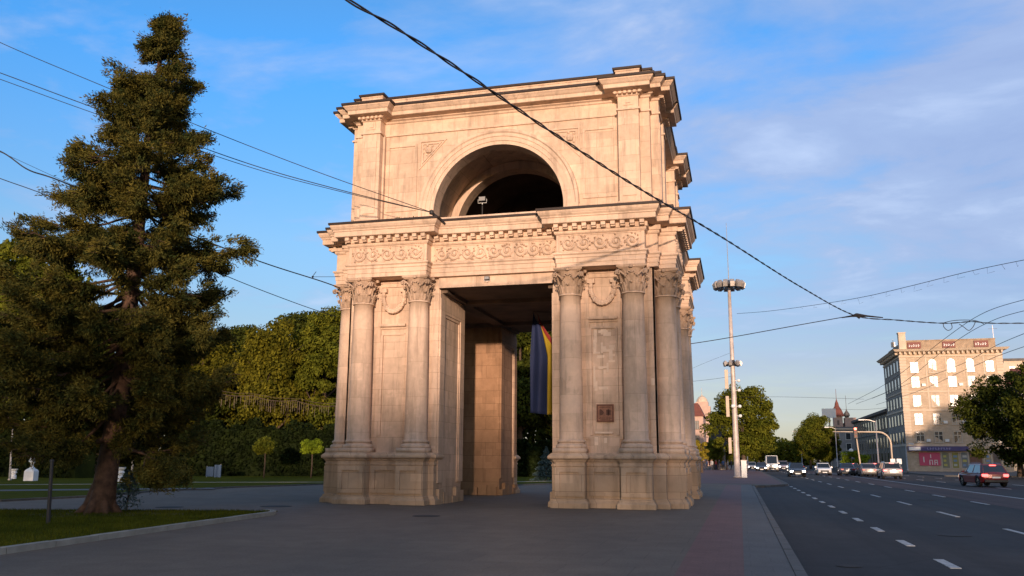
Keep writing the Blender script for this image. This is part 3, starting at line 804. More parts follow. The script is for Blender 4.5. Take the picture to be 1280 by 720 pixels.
cloth(.56,1.08,-.04,'yellow_stripe',simple('flag_yellow',(.36,.25,.012),.8,0,3,.1),6.85,5.6,3.25,3.3,3.2)
cloth(.34,1.7,.22,'red_stripe',simple('flag_red',(.24,.025,.02),.8,0,3,.1),7.40,5.2,3.6,3.6,1.2)
b=MB(); b.tube([(-.05,0,7.46),(-.05,0,6.36*S+.02)],.015,5) if 7.46<6.36*S else b.tube([(-.06,0,7.40),(.0,0,7.47)],.02,5); b.tube([(0,0,7.42),(1.3,.1,6.4*S)],.012,5); b.build('cord',M['wire'],fl)

# ------------------------------------------------------------------ vegetation
def ellipsoid_clumps(blobs,nclump,rc,sizefn=None):
    """clump centres spread in the shell of several ellipsoids"""
    cs=[]
    tot=sum(b[3]*b[4]*b[5] for b in blobs)
    for (cx,cy,cz,rx,ry,rz) in blobs:
        n=max(3,int(nclump*rx*ry*rz/tot))
        d=rng.normal(size=(n,3)); d/=np.linalg.norm(d,axis=1)[:,None]
        r=(.45+.55*rng.random(n)**.5)[:,None]
        cs.append(np.array([cx,cy,cz])+d*r*np.array([rx,ry,rz]))
    return np.concatenate(cs)
def crown_mesh(name,blobs,nclump,rc,leaves,lsize,mat,parent=None,ar=.6):
    cs=ellipsoid_clumps(blobs,nclump,rc); n=len(cs)
    per=leaves//n; P=[];Nn=[]
    for c in cs:
        r=rc*(.6+.8*rng.random())
        d=rng.normal(size=(per,3)); d/=np.linalg.norm(d,axis=1)[:,None]
        k=(.35+.65*rng.random(per)**.6)[:,None]
        P.append(c+d*k*r*np.array([1,1,.72])); Nn.append(d*.7+np.array([0,0,.45]))
    P=np.concatenate(P);Nn=np.concatenate(Nn)
    return quads_mesh(name,leaf_quads(P,Nn,lsize,ar,.55),mat,parent)
def trunk_mesh(h,r,limbs,spread,mat,parent,top=None,seed=0,lean=(0,0)):
    rr=random.Random(seed); b=MB(); pts=[];rs=[]
    n=9
    for i in range(n+1):
        t=i/n; pts.append((lean[0]*t+rr.uniform(-.06,.06)*h*.08*t,lean[1]*t+rr.uniform(-.06,.06)*h*.08*t,h*t)); rs.append(r*(1.35 if i==0 else 1)*(1-.72*t))
    b.tube(pts,rs,9)
    for k in range(limbs):
        t=.35+.6*k/limbs; i=int(t*n); p=Vector(pts[i]); a=k*2.4+rr.uniform(-.4,.4); ln=spread*(1.1-.5*t)*rr.uniform(.7,1)
        e=p+Vector((math.cos(a)*ln,math.sin(a)*ln,ln*rr.uniform(.45,.95))); m=p.lerp(e,.5)+Vector((0,0,-.08*ln))
        b.tube([p,m,e],[rs[i]*.55,rs[i]*.35,rs[i]*.1],6)
        for q in range(3):
            s=p.lerp(e,.5+.15*q); a2=a+rr.uniform(-1.2,1.2); e2=s+Vector((math.cos(a2)*ln*.45,math.sin(a2)*ln*.45,ln*.3)); b.tube([s,e2],[rs[i]*.22,rs[i]*.05],5)
    return b.build('trunk',mat,parent,True)
def tree_proto(name,h,w,kind,mat,nclump=70,leaves=14000,lsize=.13,th=.3,seed=0,label='',cat='tree',group=None,rc=None,blobs=None):
    r=empty(name,(0,0,0),label,cat,group)
    trunk_mesh(h*.78,h*.022+.06,7,w*.42,M['bark'],r,seed=seed)
    if blobs is None:
        rr=random.Random(seed+5); blobs=[(0,0,h*.62,w*.36,w*.36,h*.34)]
        for k in range(6):
            a=k*1.05+rr.random(); q=w*.22
            blobs.append((math.cos(a)*q,math.sin(a)*q,h*rr.uniform(.42,.80),w*rr.uniform(.18,.28),w*rr.uniform(.18,.28),h*rr.uniform(.10,.18)))
    crown_mesh('crown',blobs,nclump,rc or w*.11,leaves,lsize,mat,r); return r
def inst(o,loc,rz=0,s=(1,1,1),label=None,group=None,name=None):
    c=copy_tree(o); c.location=loc; c.rotation_euler=(0,0,rz); c.scale=s
    if label: c['label']=label
    if group: c['group']=group
    return c

# --- the big spruce on the near lawn
def spruce():
    root=empty('spruce_tree',(-8.30,-14.1,0),'huge old dark spruce with reddish bark standing on the near lawn left of the arch','tree')
    H=14.35; top=Vector((.55,0,H))
    rr=random.Random(11)
    def axis(z):
        t=z/H; return Vector((.58*t+.16*math.sin(t*5)*(1-t),.1*t,z))
    b=MB(); pts=[axis(H*i/22*.985) for i in range(23)]; rs=[]
    for i in range(23):
        t=i/22; rs.append((.27*(1-t)**.85+.02)+(.12 if i==0 else .03 if i==1 else 0))
    b.tube(pts,rs,14)
    # root flare
    for k in range(7):
        a=k*.9+.3; q_=rr.uniform(.85,1.25); b.tube([(math.cos(a)*.14,math.sin(a)*.14,.75*q_),(math.cos(a)*.30,math.sin(a)*.30,.26),(math.cos(a)*.62*q_,math.sin(a)*.62*q_,-.04)],[.12,.13,.05],8)
    trunk=b.build('trunk',M['bark_spruce'],root,True)
    bb=MB(); T=[];  # foliage tufts: position, direction, scale
    # silhouette radius by height, screen left / right
    zs=[1.0,2.0,3.0,4.2,5.5,6.6,7.6,8.6,9.6,10.4,11.2,12.0,12.8,13.5,14.2]
    rl=[1.4,2.9,3.4,3.7,3.8,3.6,3.1,2.8,2.35,2.15,1.35,1.0,.55,.30,.10]
    rg=[1.2,2.5,2.9,2.8,2.8,2.9,2.7,2.5,2.15,1.9,1.3,1.35,1.0,.55,.12]
    z=1.75; bi=0
    while z<H-.15:
        whorl=rr.randint(5,7) if z<12 else 5
        for k in range(whorl):
            a=bi*2.39996+rr.uniform(-.35,.35); bi+=1
            cs=math.cos(a)
            Rl=np.interp(z,zs,rl); Rr=np.interp(z,zs,rg)
            Rd=(Rl*(1-cs)/2+Rr*(1+cs)/2)*rr.choice([.55,.75,.9,1.0,1.08])*rr.uniform(.85,1.06)
            if z<2.9: 
                if rr.random()<.35: continue
                Rd*=.8
            p0=axis(min(H-.1,z+rr.uniform(-.22,.22))); d=Vector((math.cos(a),math.sin(a),0)); droop=(.16 if z<3 else .34 if z<7 else .16 if z<10.5 else -.1)*rr.uniform(.2,1.5)
            n=9; pl=[]
            for i in range(n+1):
                t=i/n; pl.append(p0+d*(Rd*t)+Vector((0,0,-droop*Rd*math.sin(t*PI*.62)+.20*Rd*max(0,t-.55)*1.0))+Vector((rr.uniform(-.03,.03),rr.uniform(-.03,.03),0)))
            bb.tube(pl,[max(.008,(.055*(1-z/H)+.018)*(1-.85*i/n)) for i in range(n+1)],5,False)
            side=Vector((-d.y,d.x,0))
            m=int(4+Rd*4.6)
            for q in range(m):
                t=.34+.66*(q+rr.random())/m if Rd>1 else .1+.9*(q+rr.random())/m
                i=min(n-1,int(t*n)); p=pl[i].lerp(pl[i+1],t*n-i)
                sl=Rd*.26*(1.2-t)*rr.uniform(.3,1.25)+.12
                for sg in (-1,1):
                    dr=(d*.75+side*sg*rr.uniform(.5,1.1)+Vector((0,0,rr.uniform(-.45,.10)))).normalized()
                    mm=max(1,int(sl/.19))
                    if q%2==0 and Rd>1.2: bb.tube([p,p+dr*sl],[.012,.004],3,False)
                    for s_ in range(mm):
                        T.append((*(p+dr*(sl*(s_+.6)/mm)+Vector((rr.gauss(0,.05),rr.gauss(0,.05),rr.gauss(0,.04)))),*dr,rr.uniform(.7,1.2)))
                T.append((*p,*d,1.0))
                if rr.random()<.55:      # hanging spray
                    for s_ in range(rr.randint(1,3)): T.append((*(p+Vector((rr.gauss(0,.06),rr.gauss(0,.06),-.12-.13*s_))),d.x*.3,d.y*.3,-.9,rr.uniform(.8,1.1)))
            for s_ in range(int(3+Rd*2.2)):       # denser, upturned tip
                T.append((*(pl[-1]-d*rr.uniform(0,.45)*min(1,Rd)+Vector((rr.gauss(0,.13),rr.gauss(0,.13),rr.uniform(-.05,.22)))),d.x,d.y,.5,rr.uniform(.9,1.3)))
        z+=rr.choice([.16,.24,.34,.5]) if z>4 else rr.uniform(.26,.42)
    bb.build('branches',M['bark_spruce'],root,True,False)
    from mathutils import noise as mnoise
    T=[t for t in T if mnoise.noise(Vector((t[0]*1.25,t[1]*1.25,t[2]*1.7)))*.8+mnoise.noise(Vector((t[0]*3.1,t[1]*3.1,t[2]*3.9)))*.55>-.17]
    # low bough to the right of the trunk foot
    P0=axis(1.75); tipL=Vector((1.95,.15,1.25)); bb2=MB(); bb2.tube([P0,P0.lerp(tipL,.5)+Vector((0,0,.12)),tipL],[.05,.035,.01],6)
    for q in range(7): e=tipL+Vector((rr.uniform(-.5,.35),rr.uniform(-.4,.4),rr.uniform(-.35,.15))); bb2.tube([P0.lerp(tipL,.75),e],[.015,.004],4)
    bb2.build('low_bough',M['bark_spruce'],root,True)
    for q in range(150):
        T.append((1.75+rr.gauss(0,.30),.15+rr.gauss(0,.3),1.12+rr.gauss(0,.17),rr.uniform(-1,1),rr.uniform(-1,1),-.5,rr.uniform(.8,1.2)))
    T=np.array(T); n=len(T); per=64
    C_=np.repeat(T[:,:3],per,0); D=np.repeat(T[:,3:6],per,0); s=np.repeat(T[:,6],per)[:,None]
    off_=rng.normal(size=C_.shape)*np.array([.080,.080,.056]); C_=C_+off_*s
    dirv=D*1.0+rng.normal(size=C_.shape)*.5+np.array([0,0,.05]); dirv/=np.linalg.norm(dirv,axis=1)[:,None]
    t=np.cross(dirv,rng.normal(size=C_.shape)); t/=np.linalg.norm(t,axis=1)[:,None]
    ln=(.055+.032*rng.random(len(C_)))[:,None]*s; wd=ln*.19
    Q=np.stack([C_-dirv*ln*.4,C_-t*wd+dirv*ln*.3,C_+dirv*ln,C_+t*wd+dirv*ln*.3],axis=1)
    print('spruce tufts',n,'quads',len(Q))
    quads_mesh('foliage',Q,M['needle'],root)
    # low epicormic shoots by the trunk foot
    return root
spruce()
# bluish shoots at the trunk foot and a low bough on the right
sh=empty('spruce_sapling',(gnd(157,642).x,gnd(157,642).y,0),'small bluish spruce sapling at the foot of the big spruce trunk','sapling')
b=MB(); b.tube([(0,0,0),(.05,0,.6),(.0,.05,1.15)],[.03,.02,.008],5); b.build('stem',M['bark'],sh)
c=[]; 
for i in range(700):
    z=.15+1.0*random.random()**.8; r=(.42*(1.25-z)+.05)*random.random()**.5; a=random.uniform(0,2*PI); c.append((math.cos(a)*r,math.sin(a)*r,z))
c=np.array(c); quads_mesh('foliage',leaf_quads(c,rng.normal(size=c.shape),.06,.3),M['leaf_blue'],sh)

# --- broadleaf prototypes (kept as the first real tree of each group)
def place_trees():
    bg='trees of the park behind the lawn'
    A=tree_proto('park_tree',15,10,'b',M['leaf'],120,42000,.15,seed=1,label='tall green tree just left of the arch pier',group=bg)
    B=tree_proto('park_tree',13,10,'b',M['leaf_olive'],120,42000,.15,seed=2,label='x',group=bg)
    D=tree_proto('park_tree',13,11,'b',M['leaf_dark'],120,42000,.16,seed=3,label='x',group=bg)
    A.location=(*gnd(410,599.0).xy,0); A.location=Vector((at(405,500,46).x,46,0))
    A.scale=(1,1,1.14)
    B.location=Vector((at(345,500,44).x,44,0)); B.scale=(1.0,1,1.22); B['label']='olive brown leafy tree between the big spruce and the arch'
    D.location=Vector((at(296,500,50).x,50,0)); D.scale=(1,1,1.25); D['label']='dark open crowned tree touching the right edge of the big spruce in the photo'
    more=[(370,52,D,1.25,'dark tree filling the gap between the two tallest park trees'),
          (430,54,B,1.3,'olive tree half hidden behind the left edge of the arch'),
          (250,46,B,1.1,'olive tree hidden low behind the right boughs of the big spruce'),
          (190,50,D,1.0,'dark tree straight behind the trunk of the big spruce'),
          (130,44,B,1.05,'olive tree seen through the lower left boughs of the big spruce'),
          (14,26,A,1.28,'green tree rising above the horizon at the far left edge of the photo'),
          (62,30,D,1.2,'dark tree behind the white garden urns'),
          (-50,28,D,1.25,'dark tree partly cut off by the left edge of the photo'),
          (480,60,D,1.0,'dark tree mostly hidden behind the left arch pier'),
          (560,58,D,.95,'dark tree hidden behind the back left pier of the arch'),
          (650,50,D,1.15,'dark tree seen through the gateway beside the back left pier'),
          (700,52,A,1.0,'green tree seen through the gateway behind the flag'),
          (770,70,D,.85,'dark tree hidden behind the right arch pier')]
    for i,(u,Y,src,s,lb) in enumerate(more):
        inst(src,(at(u,500,Y).x,Y,0),i*1.3,(s*.95,s*.95,s*1.1),lb,bg)
place_trees()
# hedge mass under the trees
def hedge(name,x0,y0,x1,y1,h,d,label,n=15000):
    r=empty(name,((x0+x1)/2,(y0+y1)/2,0),label,'hedge')
    dv=Vector((x1-x0,y1-y0)); ln=dv.length; dv.normalize(); nn=Vector((-dv.y,dv.x))
    t=rng.random(n)*ln-ln/2; w=(rng.random(n)-.5)*d; z=rng.random(n)**.8*h*(1+.08*np.sin(t*1.7)+.05*np.sin(t*4.1))
    edge=rng.random(n)<.6; w=np.where(edge,np.sign(w)*d/2*(.9+.15*rng.random(n)),w)
    P=np.stack([dv.x*t+nn.x*w,dv.y*t+nn.y*w,z],1)
    quads_mesh('foliage',leaf_quads(P,rng.normal(size=P.shape),.16,.6),M['hedge'],r)
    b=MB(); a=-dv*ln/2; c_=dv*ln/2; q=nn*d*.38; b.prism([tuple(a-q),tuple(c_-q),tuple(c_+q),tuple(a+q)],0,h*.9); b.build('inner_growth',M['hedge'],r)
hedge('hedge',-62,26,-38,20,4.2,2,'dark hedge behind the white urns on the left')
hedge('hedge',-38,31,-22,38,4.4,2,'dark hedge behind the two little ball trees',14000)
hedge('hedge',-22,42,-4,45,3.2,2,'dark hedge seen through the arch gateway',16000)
# pollarded ball trees
def ball_tree(u,Y,label,first=[None]):
    r=empty('ball_tree',(at(u,590,Y).x,Y,0),label,'small tree','clipped ball trees on the lawn')
    b=MB(); b.tube([(0,0,0),(.03,0,1.0),(0,.02,2.1)],[.07,.05,.045],7); b.build('trunk',M['bark'],r,True)
    crown_mesh('crown',[(0,0,2.45,.72,.72,.55)],26,.34,7000,.07,M['leaf_lit'] if u>360 else M['leaf'],r)
ball_tree(330,27.0,'little ball tree with a dark crown, the one nearer the big spruce')
ball_tree(389,28.5,'little ball tree with a bright green crown close to the arch pier')
# blue spruce through the gateway
bs=empty('blue_spruce',(at(683,590,29).x,29,0),'small bluish spruce on the lawn seen through the gateway at the foot of the flag','tree')
b=MB(); b.tube([(0,0,0),(0,0,2.3)],[.06,.01],6); b.build('trunk',M['bark'],bs)
t_=rng.random(5000); rad=(1-t_)*1.1*(.5+.5*rng.random(5000)**.5)*(1+.25*np.sin(t_*38)); an=rng.random(5000)*2*PI
P=np.stack([np.cos(an)*rad,np.sin(an)*rad,.15+t_*2.3-rad*.15],1); quads_mesh('foliage',leaf_quads(P,rng.normal(size=P.shape),.08,.35),M['leaf_blue'],bs)

# --- trees along the avenue
av='trees along the avenue'
LT=tree_proto('street_tree',13.2,10.2,'b',M['leaf'],120,34000,.17,seed=21,label='large round green tree on the left of the avenue behind the tall lamp mast',group=av,rc=1.15,
   blobs=[(0,0,7.6,3.8,3.8,4.9),(-2.2,0,6.0,2.5,2.5,3.0),(2.3,0,7.2,2.6,2.6,3.2),(.5,0,10.5,2.4,2.4,2.1),(1.9,0,4.6,2.2,2.2,2.0),(-1.5,1,9.0,2,2,2)])
LT.location=(at(929,560,100).x,100,0); LT.scale=(1.04,1.04,1)
def av_tree(u,Y,s,rz,label,src=LT,sz=1): return inst(src,(at(u,560,Y).x,Y,0),rz,(s,s,s*sz),label,av)
av_tree(893,122,.42,1,'dark slim tree between the pink building and the tall lamp mast')
av_tree(908,135,.55,2,'tree behind the mast in the left row of the avenue')
av_tree(948,165,.72,3,'far tree at the left roadside behind the white minibus')
av_tree(1022,135,.80,1.5,'dark tree at the right side of the avenue, tallest of its clump')
av_tree(1012,158,.74,.3,'tree left of the tallest one on the right side of the avenue')
av_tree(1036,165,.62,4,'tree in front of the turreted building')
av_tree(1003,190,.62,4,'far tree at the left end of the right hand clump')
av_tree(972,240,.60,5,'distant low tree in the middle of the avenue view')
av_tree(958,225,.62,2.2,'distant low tree above the minibus roof')
av_tree(988,250,.60,2.9,'distant low tree left of the right hand clump')
av_tree(1083,215,1.0,1.1,'tree top showing above the roof of the long low building')
BR=tree_proto('street_tree',12.6,12,'b',M['leaf_dark'],140,34000,.15,seed=31,label='big dark tree at the right edge hiding the corner of the lit building',group=av,rc=1.2,
   blobs=[(0,0,6.6,4.6,4.6,5.0),(-3.0,0,7.4,2.6,2.6,2.6),(2.4,0,8.2,3,3,3.3),(-2.4,-1,4.0,2.6,2.6,2.6),(2,0,4,3,3,2.6)])
BR.location=(at(1268,560,74).x+.4,74,0)
inst(BR,(at(1330,560,66).x,66,0),2,(1,1,1.05),'dark tree cut off by the right edge of the photo, in front of the others',av)
inst(BR,(at(1300,560,92).x,92,0),4,(.9,.9,.9),'dark tree farther back at the right edge behind the red car',av)
yt=tree_proto('young_tree',4.6,2.4,'b',M['leaf_yellow'],26,5000,.12,seed=41,label='small yellow leaved young tree right of the arch in front of the pink building'); yt.location=(at(877,580,84).x,84,0)
bu=empty('shrub',(at(1070,580,112).x,112,0),'olive bush behind the dark parked cars below the traffic light','shrub')
crown_mesh('foliage',[(0,0,1.6,1.9,1.5,1.7)],30,.6,6000,.14,M['leaf_lit'],bu)
b=MB(); b.tube([(0,0,0),(0,0,1.5)],[.08,.03],5); b.build('stem',M['bark'],bu)
n=75000
t=rng.random(n); x_=-120+t*113; h_=12+1.5*np.sin(x_*.21)+1.0*np.sin(x_*.53); P=np.stack([x_,66+.12*x_+rng.normal(size=n)*1.6,rng.random(n)*h_],1)
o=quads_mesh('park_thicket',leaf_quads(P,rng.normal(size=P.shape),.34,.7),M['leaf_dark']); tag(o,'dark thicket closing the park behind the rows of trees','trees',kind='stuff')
for i,(x,Y,h) in enumerate([(19,330,13)]):
    # far wood closing the avenue
    n=26000; bx_=rng.random(n)*340-170; hh=h*(.65+.2*np.sin(bx_*.09)+.15*np.sin(bx_*.31+1)); z=rng.random(n)*hh; y=Y+rng.normal(size=n)*6
    P=np.stack([x+bx_,y,z],1); o=quads_mesh('far_trees',leaf_quads(P,rng.normal(size=P.shape),.75,.7),M['leaf_dark']); tag(o,'band of far trees closing the end of the avenue','trees',kind='stuff')

# ------------------------------------------------------------------ buildings
def facade_mat(name,c,c2,bw=0,bh=0):
    if bw: return stone_mat(name,c,c2,bw,bh,False,.25,.8)
    return simple(name,c,.85,0,.7,.14,bmp=.1)
M['fac']=stone_mat('facade_stone',(.55,.43,.32),(.46,.36,.26),1.1,.5,False,.4,.8)
M['fac_trim']=simple('facade_trim',(.56,.45,.34),.8,0,1,.12)
M['fac_side']=simple('side_grey',(.27,.235,.20),.85,0,.7,.2)
M['fac_dark']=simple('brown_grey_plaster',(.22,.19,.15),.85,0,.7,.2)
M['frame']=simple('window_frame',(.50,.44,.36),.6)
M['frame_dark']=simple('window_frame_dark',(.14,.10,.08),.6)
def glassmat(name,rough,c=(.03,.035,.04)):
    m,nt,b=newmat(name); b.inputs['Base Color'].default_value=(*c,1); b.inputs['Roughness'].default_value=rough; b.inputs['Specular IOR Level'].default_value=.9; b.inputs['Coat Weight'].default_value=.6; b.inputs['Coat Roughness'].default_value=rough
    return m
M['glass']=glassmat('window_glass',.26)
M['glass2']=glassmat('window_glass_clean',.06)
M['roof_red']=simple('red_roof',(.16,.05,.035),.8,0,2,.25)
M['roof_grey']=simple('grey_roof',(.10,.09,.085),.7,.1,2,.25)
M['pink']=simple('pink_plaster',(.50,.34,.27),.85,0,.8,.1)
def window(parent,x,z,w,h,yf,arched=False,mat=None,gm=None,tilt=(0,0),muntins=True,name='window'):
    """window set in a facade that faces -y; local coordinates"""
    b=MB(); t=.09
    b.box(x-w/2-t,x-w/2,yf-.07,yf+.02,z,z+h); b.box(x+w/2,x+w/2+t,yf-.07,yf+.02,z,z+h)
    if not arched: b.box(x-w/2-t,x+w/2+t,yf-.08,yf+.02,z+h,z+h+t)
    b.box(x-w/2-.18,x+w/2+.18,yf-.16,yf+.02,z-.12,z)
    if muntins:
        b.box(x-.06,x+.06,yf-.06,yf-.005,z,z+h); b.box(x-w/2,x+w/2,yf-.055,yf-.005,z+h*.64,z+h*.64+.11)
    if arched:
        for k in range(8):
            a0,a1=PI*k/8,PI*(k+1)/8; r0,r1=w/2,w/2+t
            q=[(x+math.cos(a)*r,z+h+math.sin(a)*r) for a,r in ((a0,r0),(a1,r0),(a1,r1),(a0,r1))]
            b.add([(p[0],yf-.07,p[1]) for p in q]+[(p[0],yf+.02,p[1]) for p in q],[(0,1,2,3),(7,6,5,4),(0,4,5,1),(1,5,6,2),(2,6,7,3),(3,7,4,0)])
    f=b.build(name,mat or M['frame'],parent)
    g=MB(); tx,tz=tilt
    pts=[(x-w/2,z),(x+w/2,z),(x+w/2,z+h)]
    if arched: pts+=[(x+math.cos(PI*k/8)*w/2,z+h+math.sin(PI*k/8)*w/2) for k in range(1,8)]
    pts.append((x-w/2,z+h))
    cxm,czm=x,z+h/2
    vs=[(px,yf-.012-((px-cxm)*tx+(pz-czm)*tz)*1.0,pz) for px,pz in pts]
    g.add(vs+[(a,yf+.03,c) for a,_,c in vs],[tuple(range(len(vs)))]+[(i,(i+1)%len(vs),(i+1)%len(vs)+len(vs),i+len(vs)) for i in range(len(vs))])
    g.build('pane',gm or M['glass'],f); return f

# corner block
BX=35.2; BY=125.0
cb=empty('apartment_building',(BX,BY,0),'six storey cream stone corner block with sunlit upper windows and a shop at street level','building')
BW=15.9; BH=20.4
b=MB(); b.box(0,BW,0,17,0,BH); w_=b.build('wall',M['fac'],cb)
w_.data.materials.append(M['fac_side'])
b=MB()
b.box(-.10,BW+.1,-.10,17.1,9.95,10.25); b.box(-.06,BW+.06,-.06,17.1,4.15,4.5); b.box(-.08,BW+.08,-.08,17.08,13.0+.1,13.3)
b.sweep([(0,0),(BW,0),(BW,17),(0,17)],[(.0,BH-1.4),(.12,BH-1.3),(.12,BH-1.1),(.0,BH-1.09)])
b.sweep([(0,0),(BW,0),(BW,17),(0,17)],[(.0,BH-.55),(.75,BH-.35),(.95,BH-.10),(1.05,BH),(.2,BH+.1)])
for i in range(22): x=.1+i*(BW-.2)/21; b.box(x-.13,x+.13,-.62,.02,BH-.85,BH-.42)
for i in range(22): y=.3+i*(17-.6)/21; b.box(-.62,.02,y-.13,y+.13,BH-.85,BH-.42)
for x in (.0,BW-1.0):
    for k in range(30): b.box(x-.04 if x<1 else x, x+1.0 if x<1 else x+1.04,-.05,.02,4.6+k*.5,4.6+k*.5+.42)
for x in (4.1,7.2,10.3,13.0): b.box(x-.12,x+.12,-.06,.02,10.25,BH-1.4)
b.build('trim',M['fac_trim'],cb)
b=MB(); b.box(.9,BW-.6,.8,1.1,BH,BH+1.55); b.box(.9,1.2,1.1,16,BH,BH+1.55); b.box(.85,BW-.55,.7,1.15,BH+1.55,BH+1.7)
pp=b.build('parapet',simple('parapet_plaster',(.34,.25,.17),.85,0,1.2,.3),cb)
for x0,x1 in ((1.6,3.7),(7.1,9.1),(12.0,14.2)):
    b=MB(); b.box(x0,x1,.62,.79,BH+.25,BH+1.35); sg=b.build('sign_board',simple('sign_red_brown',(.16,.035,.025),.6),cb)
    if x0!=6.9:
        b=MB(); x=x0+.2
        while x<x1-.3:
            hh=random.uniform(.25,.5); b.box(x,x+.13,.59,.625,BH+.55,BH+.55+hh); b.box(x,x+.26,.59,.625,BH+.55+hh*.5,BH+.62+hh*.5); x+=.36
        b.build('lettering',M['white'],sg)
b=MB(); b.box(.2,1.3,.2,1.4,BH,BH+2.9); b.box(.1,1.4,.1,1.5,BH+2.9,BH+3.05); b.build('chimney',M['fac_trim'],cb)
b=MB(); b.tube([(.2,6,BH),(.2,6,BH+2.6)],.05,5); b.box(-.1,.5,5.8,6.4,BH+1.2,BH+2.1); b.build('antenna',M['metal'],cb)
b=MB(); b.tube([(BW-.2,3,BH),(BW-.2,3,BH+4.2)],.04,5); b.tube([(BW-.9,3,BH+3.6),(BW+.5,3,BH+3.6)],.03,4); b.build('antenna',M['metal'],cb)
wx=[2.25,5.1,8.0,10.9,13.9]
rows=[(17.0-.55,1.75,True),(14.0,1.7,False),(10.75,1.8,False),(7.75,1.75,False),(4.75,1.75,False)]
rr=random.Random(5)
for ri,(z,h,ar) in enumerate(rows):
    for ci,x in enumerate(wx):
        arch_=ar and ci in (1,2,3)
        tl=(rr.uniform(-.012,.012),rr.uniform(-.010,.014)) if rr.random()<.72 else (rr.uniform(-.05,.05),rr.uniform(.02,.05))
        window(cb,x,z,1.15,h if not arch_ else h-.1,0,arch_,M['frame'],None,tl)
        if ri>0 and rr.random()<.3:
            q=MB(); q.box(x+.9,x+1.5,-.35,.0,z+.1,z+.55); q.build('air_conditioner',M['white'],cb,bevel=.02)
for i in range(5):
    y=2+i*3.1
    for z in (4.75,7.75,10.75,14.0,16.9):
        q=MB(); q.box(-.05,.02,y-.65,y+.65,z-.1,z+1.85); f=q.build('window',M['frame_dark'],cb)
        q=MB(); q.box(-.065,-.045,y-.55,y+.55,z,z+1.75); q.build('pane',M['glass2'],f)
# shop level
purple=simple('shop_fascia',(.06,.05,.16),.5); posterm=simple('pink_poster',(.55,.07,.14),.6); 
b=MB(); b.box(.1,9.3,-.75,-.07,3.35,4.1); fa_=b.build('shop_fascia',purple,cb)
b=MB(); 
x=3.0
for k in range(9):
    b.box(x,x+.12,-.78,-.745,3.55,3.9); b.box(x,x+.3,-.78,-.745,3.55+.12*(k%3),3.62+.12*(k%3)); x+=.42
b.build('lettering',simple('fascia_letters',(.35,.33,.55),.6),fa_)
b=MB(); b.box(.2,2.0,-.78,-.745,3.45,4.0); b.build('lamp_panel',M['white'],fa_)
b=MB(); b.box(1.8,5.0,-.12,-.01,.95,3.1); po=b.build('poster',posterm,cb)
b=MB()
for (x0,x1,z0,z1) in ((3.3,3.42,1.1,1.9),(3.7,3.82,1.1,1.9),(3.3,3.82,1.78,1.9),(4.05,4.17,1.1,1.9),(4.45,4.57,1.1,1.9),(4.05,4.57,1.78,1.9),(4.05,4.57,1.42,1.52),(3.5,3.62,2.2,2.8),(2.4,2.55,1.5,2.4)): b.box(x0,x1,-.15,-.121,z0,z1)
b.build('lettering',M['white'],po)
for i,(x0,x1,mname,c) in enumerate([(5.2,6.5,'shop_window',(.20,.20,.15)),(6.7,7.9,'shop_window',(.28,.25,.06)),(8.1,9.3,'shop_window',(.16,.19,.20)),(11.6,12.8,'shop_window',(.24,.22,.16)),(14.2,15.4,'shop_window',(.2,.22,.18))]):
    b=MB(); b.box(x0,x1,-.06,.01,.5,3.2); f=b.build(mname,M['frame'],cb)
    b=MB(); b.box(x0+.12,x1-.12,-.075,-.055,.6,3.1); pn=b.build('pane',glassmat('shop_glass',.2,c),f)
    for q in range(3):
        b=MB(); z=.9+.7*q; b.box(x0+.3,x0+.3+random.uniform(.4,.7),-.085,-.074,z,z+.35); b.build('notice',simple('notice_paper',random.choice([(.5,.45,.1),(.45,.45,.42),(.15,.25,.4)]),.7),f)
b=MB(); b.box(9.5,11.3,-.16,.0,0,3.3); dr=b.build('door',simple('brown_door',(.16,.07,.045),.6),cb)
b=MB(); b.box(10.36,10.44,-.19,-.16,.1,3.2); b.build('door_post',M['frame_dark'],dr)
b=MB(); b.box(13.0,14.0,-.1,.0,0,3.0); b.build('door',M['frame_dark'],cb)
for o in cb.children:
    pass
# darker grey tone on the west wall
me=w_.data
for p in me.polygons:
    if p.normal.x<-.5: p.material_index=1

# long low building along the avenue
lb=empty('long_building',(35.6,143.5,0),'long dark three storey building running along the avenue left of the cream corner block','building')
b=MB(); b.box(0,14,0,52,0,11.3); b.build('wall',M['fac_dark'],lb)
b=MB(); b.sweep([(0,0),(14,0),(14,52),(0,52)],[(0,10.6),(.5,10.9),(.6,11.3),(.0,11.6)]); b.sweep([(0,0),(14,0),(14,52),(0,52)],[(0,6.9),(.15,7.0),(.15,7.2),(0,7.25)]); b.add([(-.3,0,11.5),(14,0,11.5),(7,0,13.2),(-.3,52,11.5),(14,52,11.5),(7,52,13.2)],[(0,1,2),(3,5,4),(0,2,5,3),(2,1,4,5)]); b.build('roof',M['roof_grey'],lb)
for i in range(13):
    y=2.2+i*3.9
    for z in (1.2,4.2,7.9):
        q=MB(); q.box(-.14,.02,y-.75,y+.75,z-.15,z+2.25); f=q.build('window',M['fac_side'],lb)
        q=MB(); q.box(-.16,-.12,y-.55,y+.55,z,z+2.0); q.build('pane',M['glass2'],f)
    q=MB(); q.box(-.10,.01,y+1.65,y+2.2,0,10.6); q.build('pilaster',M['fac_dark'],lb)

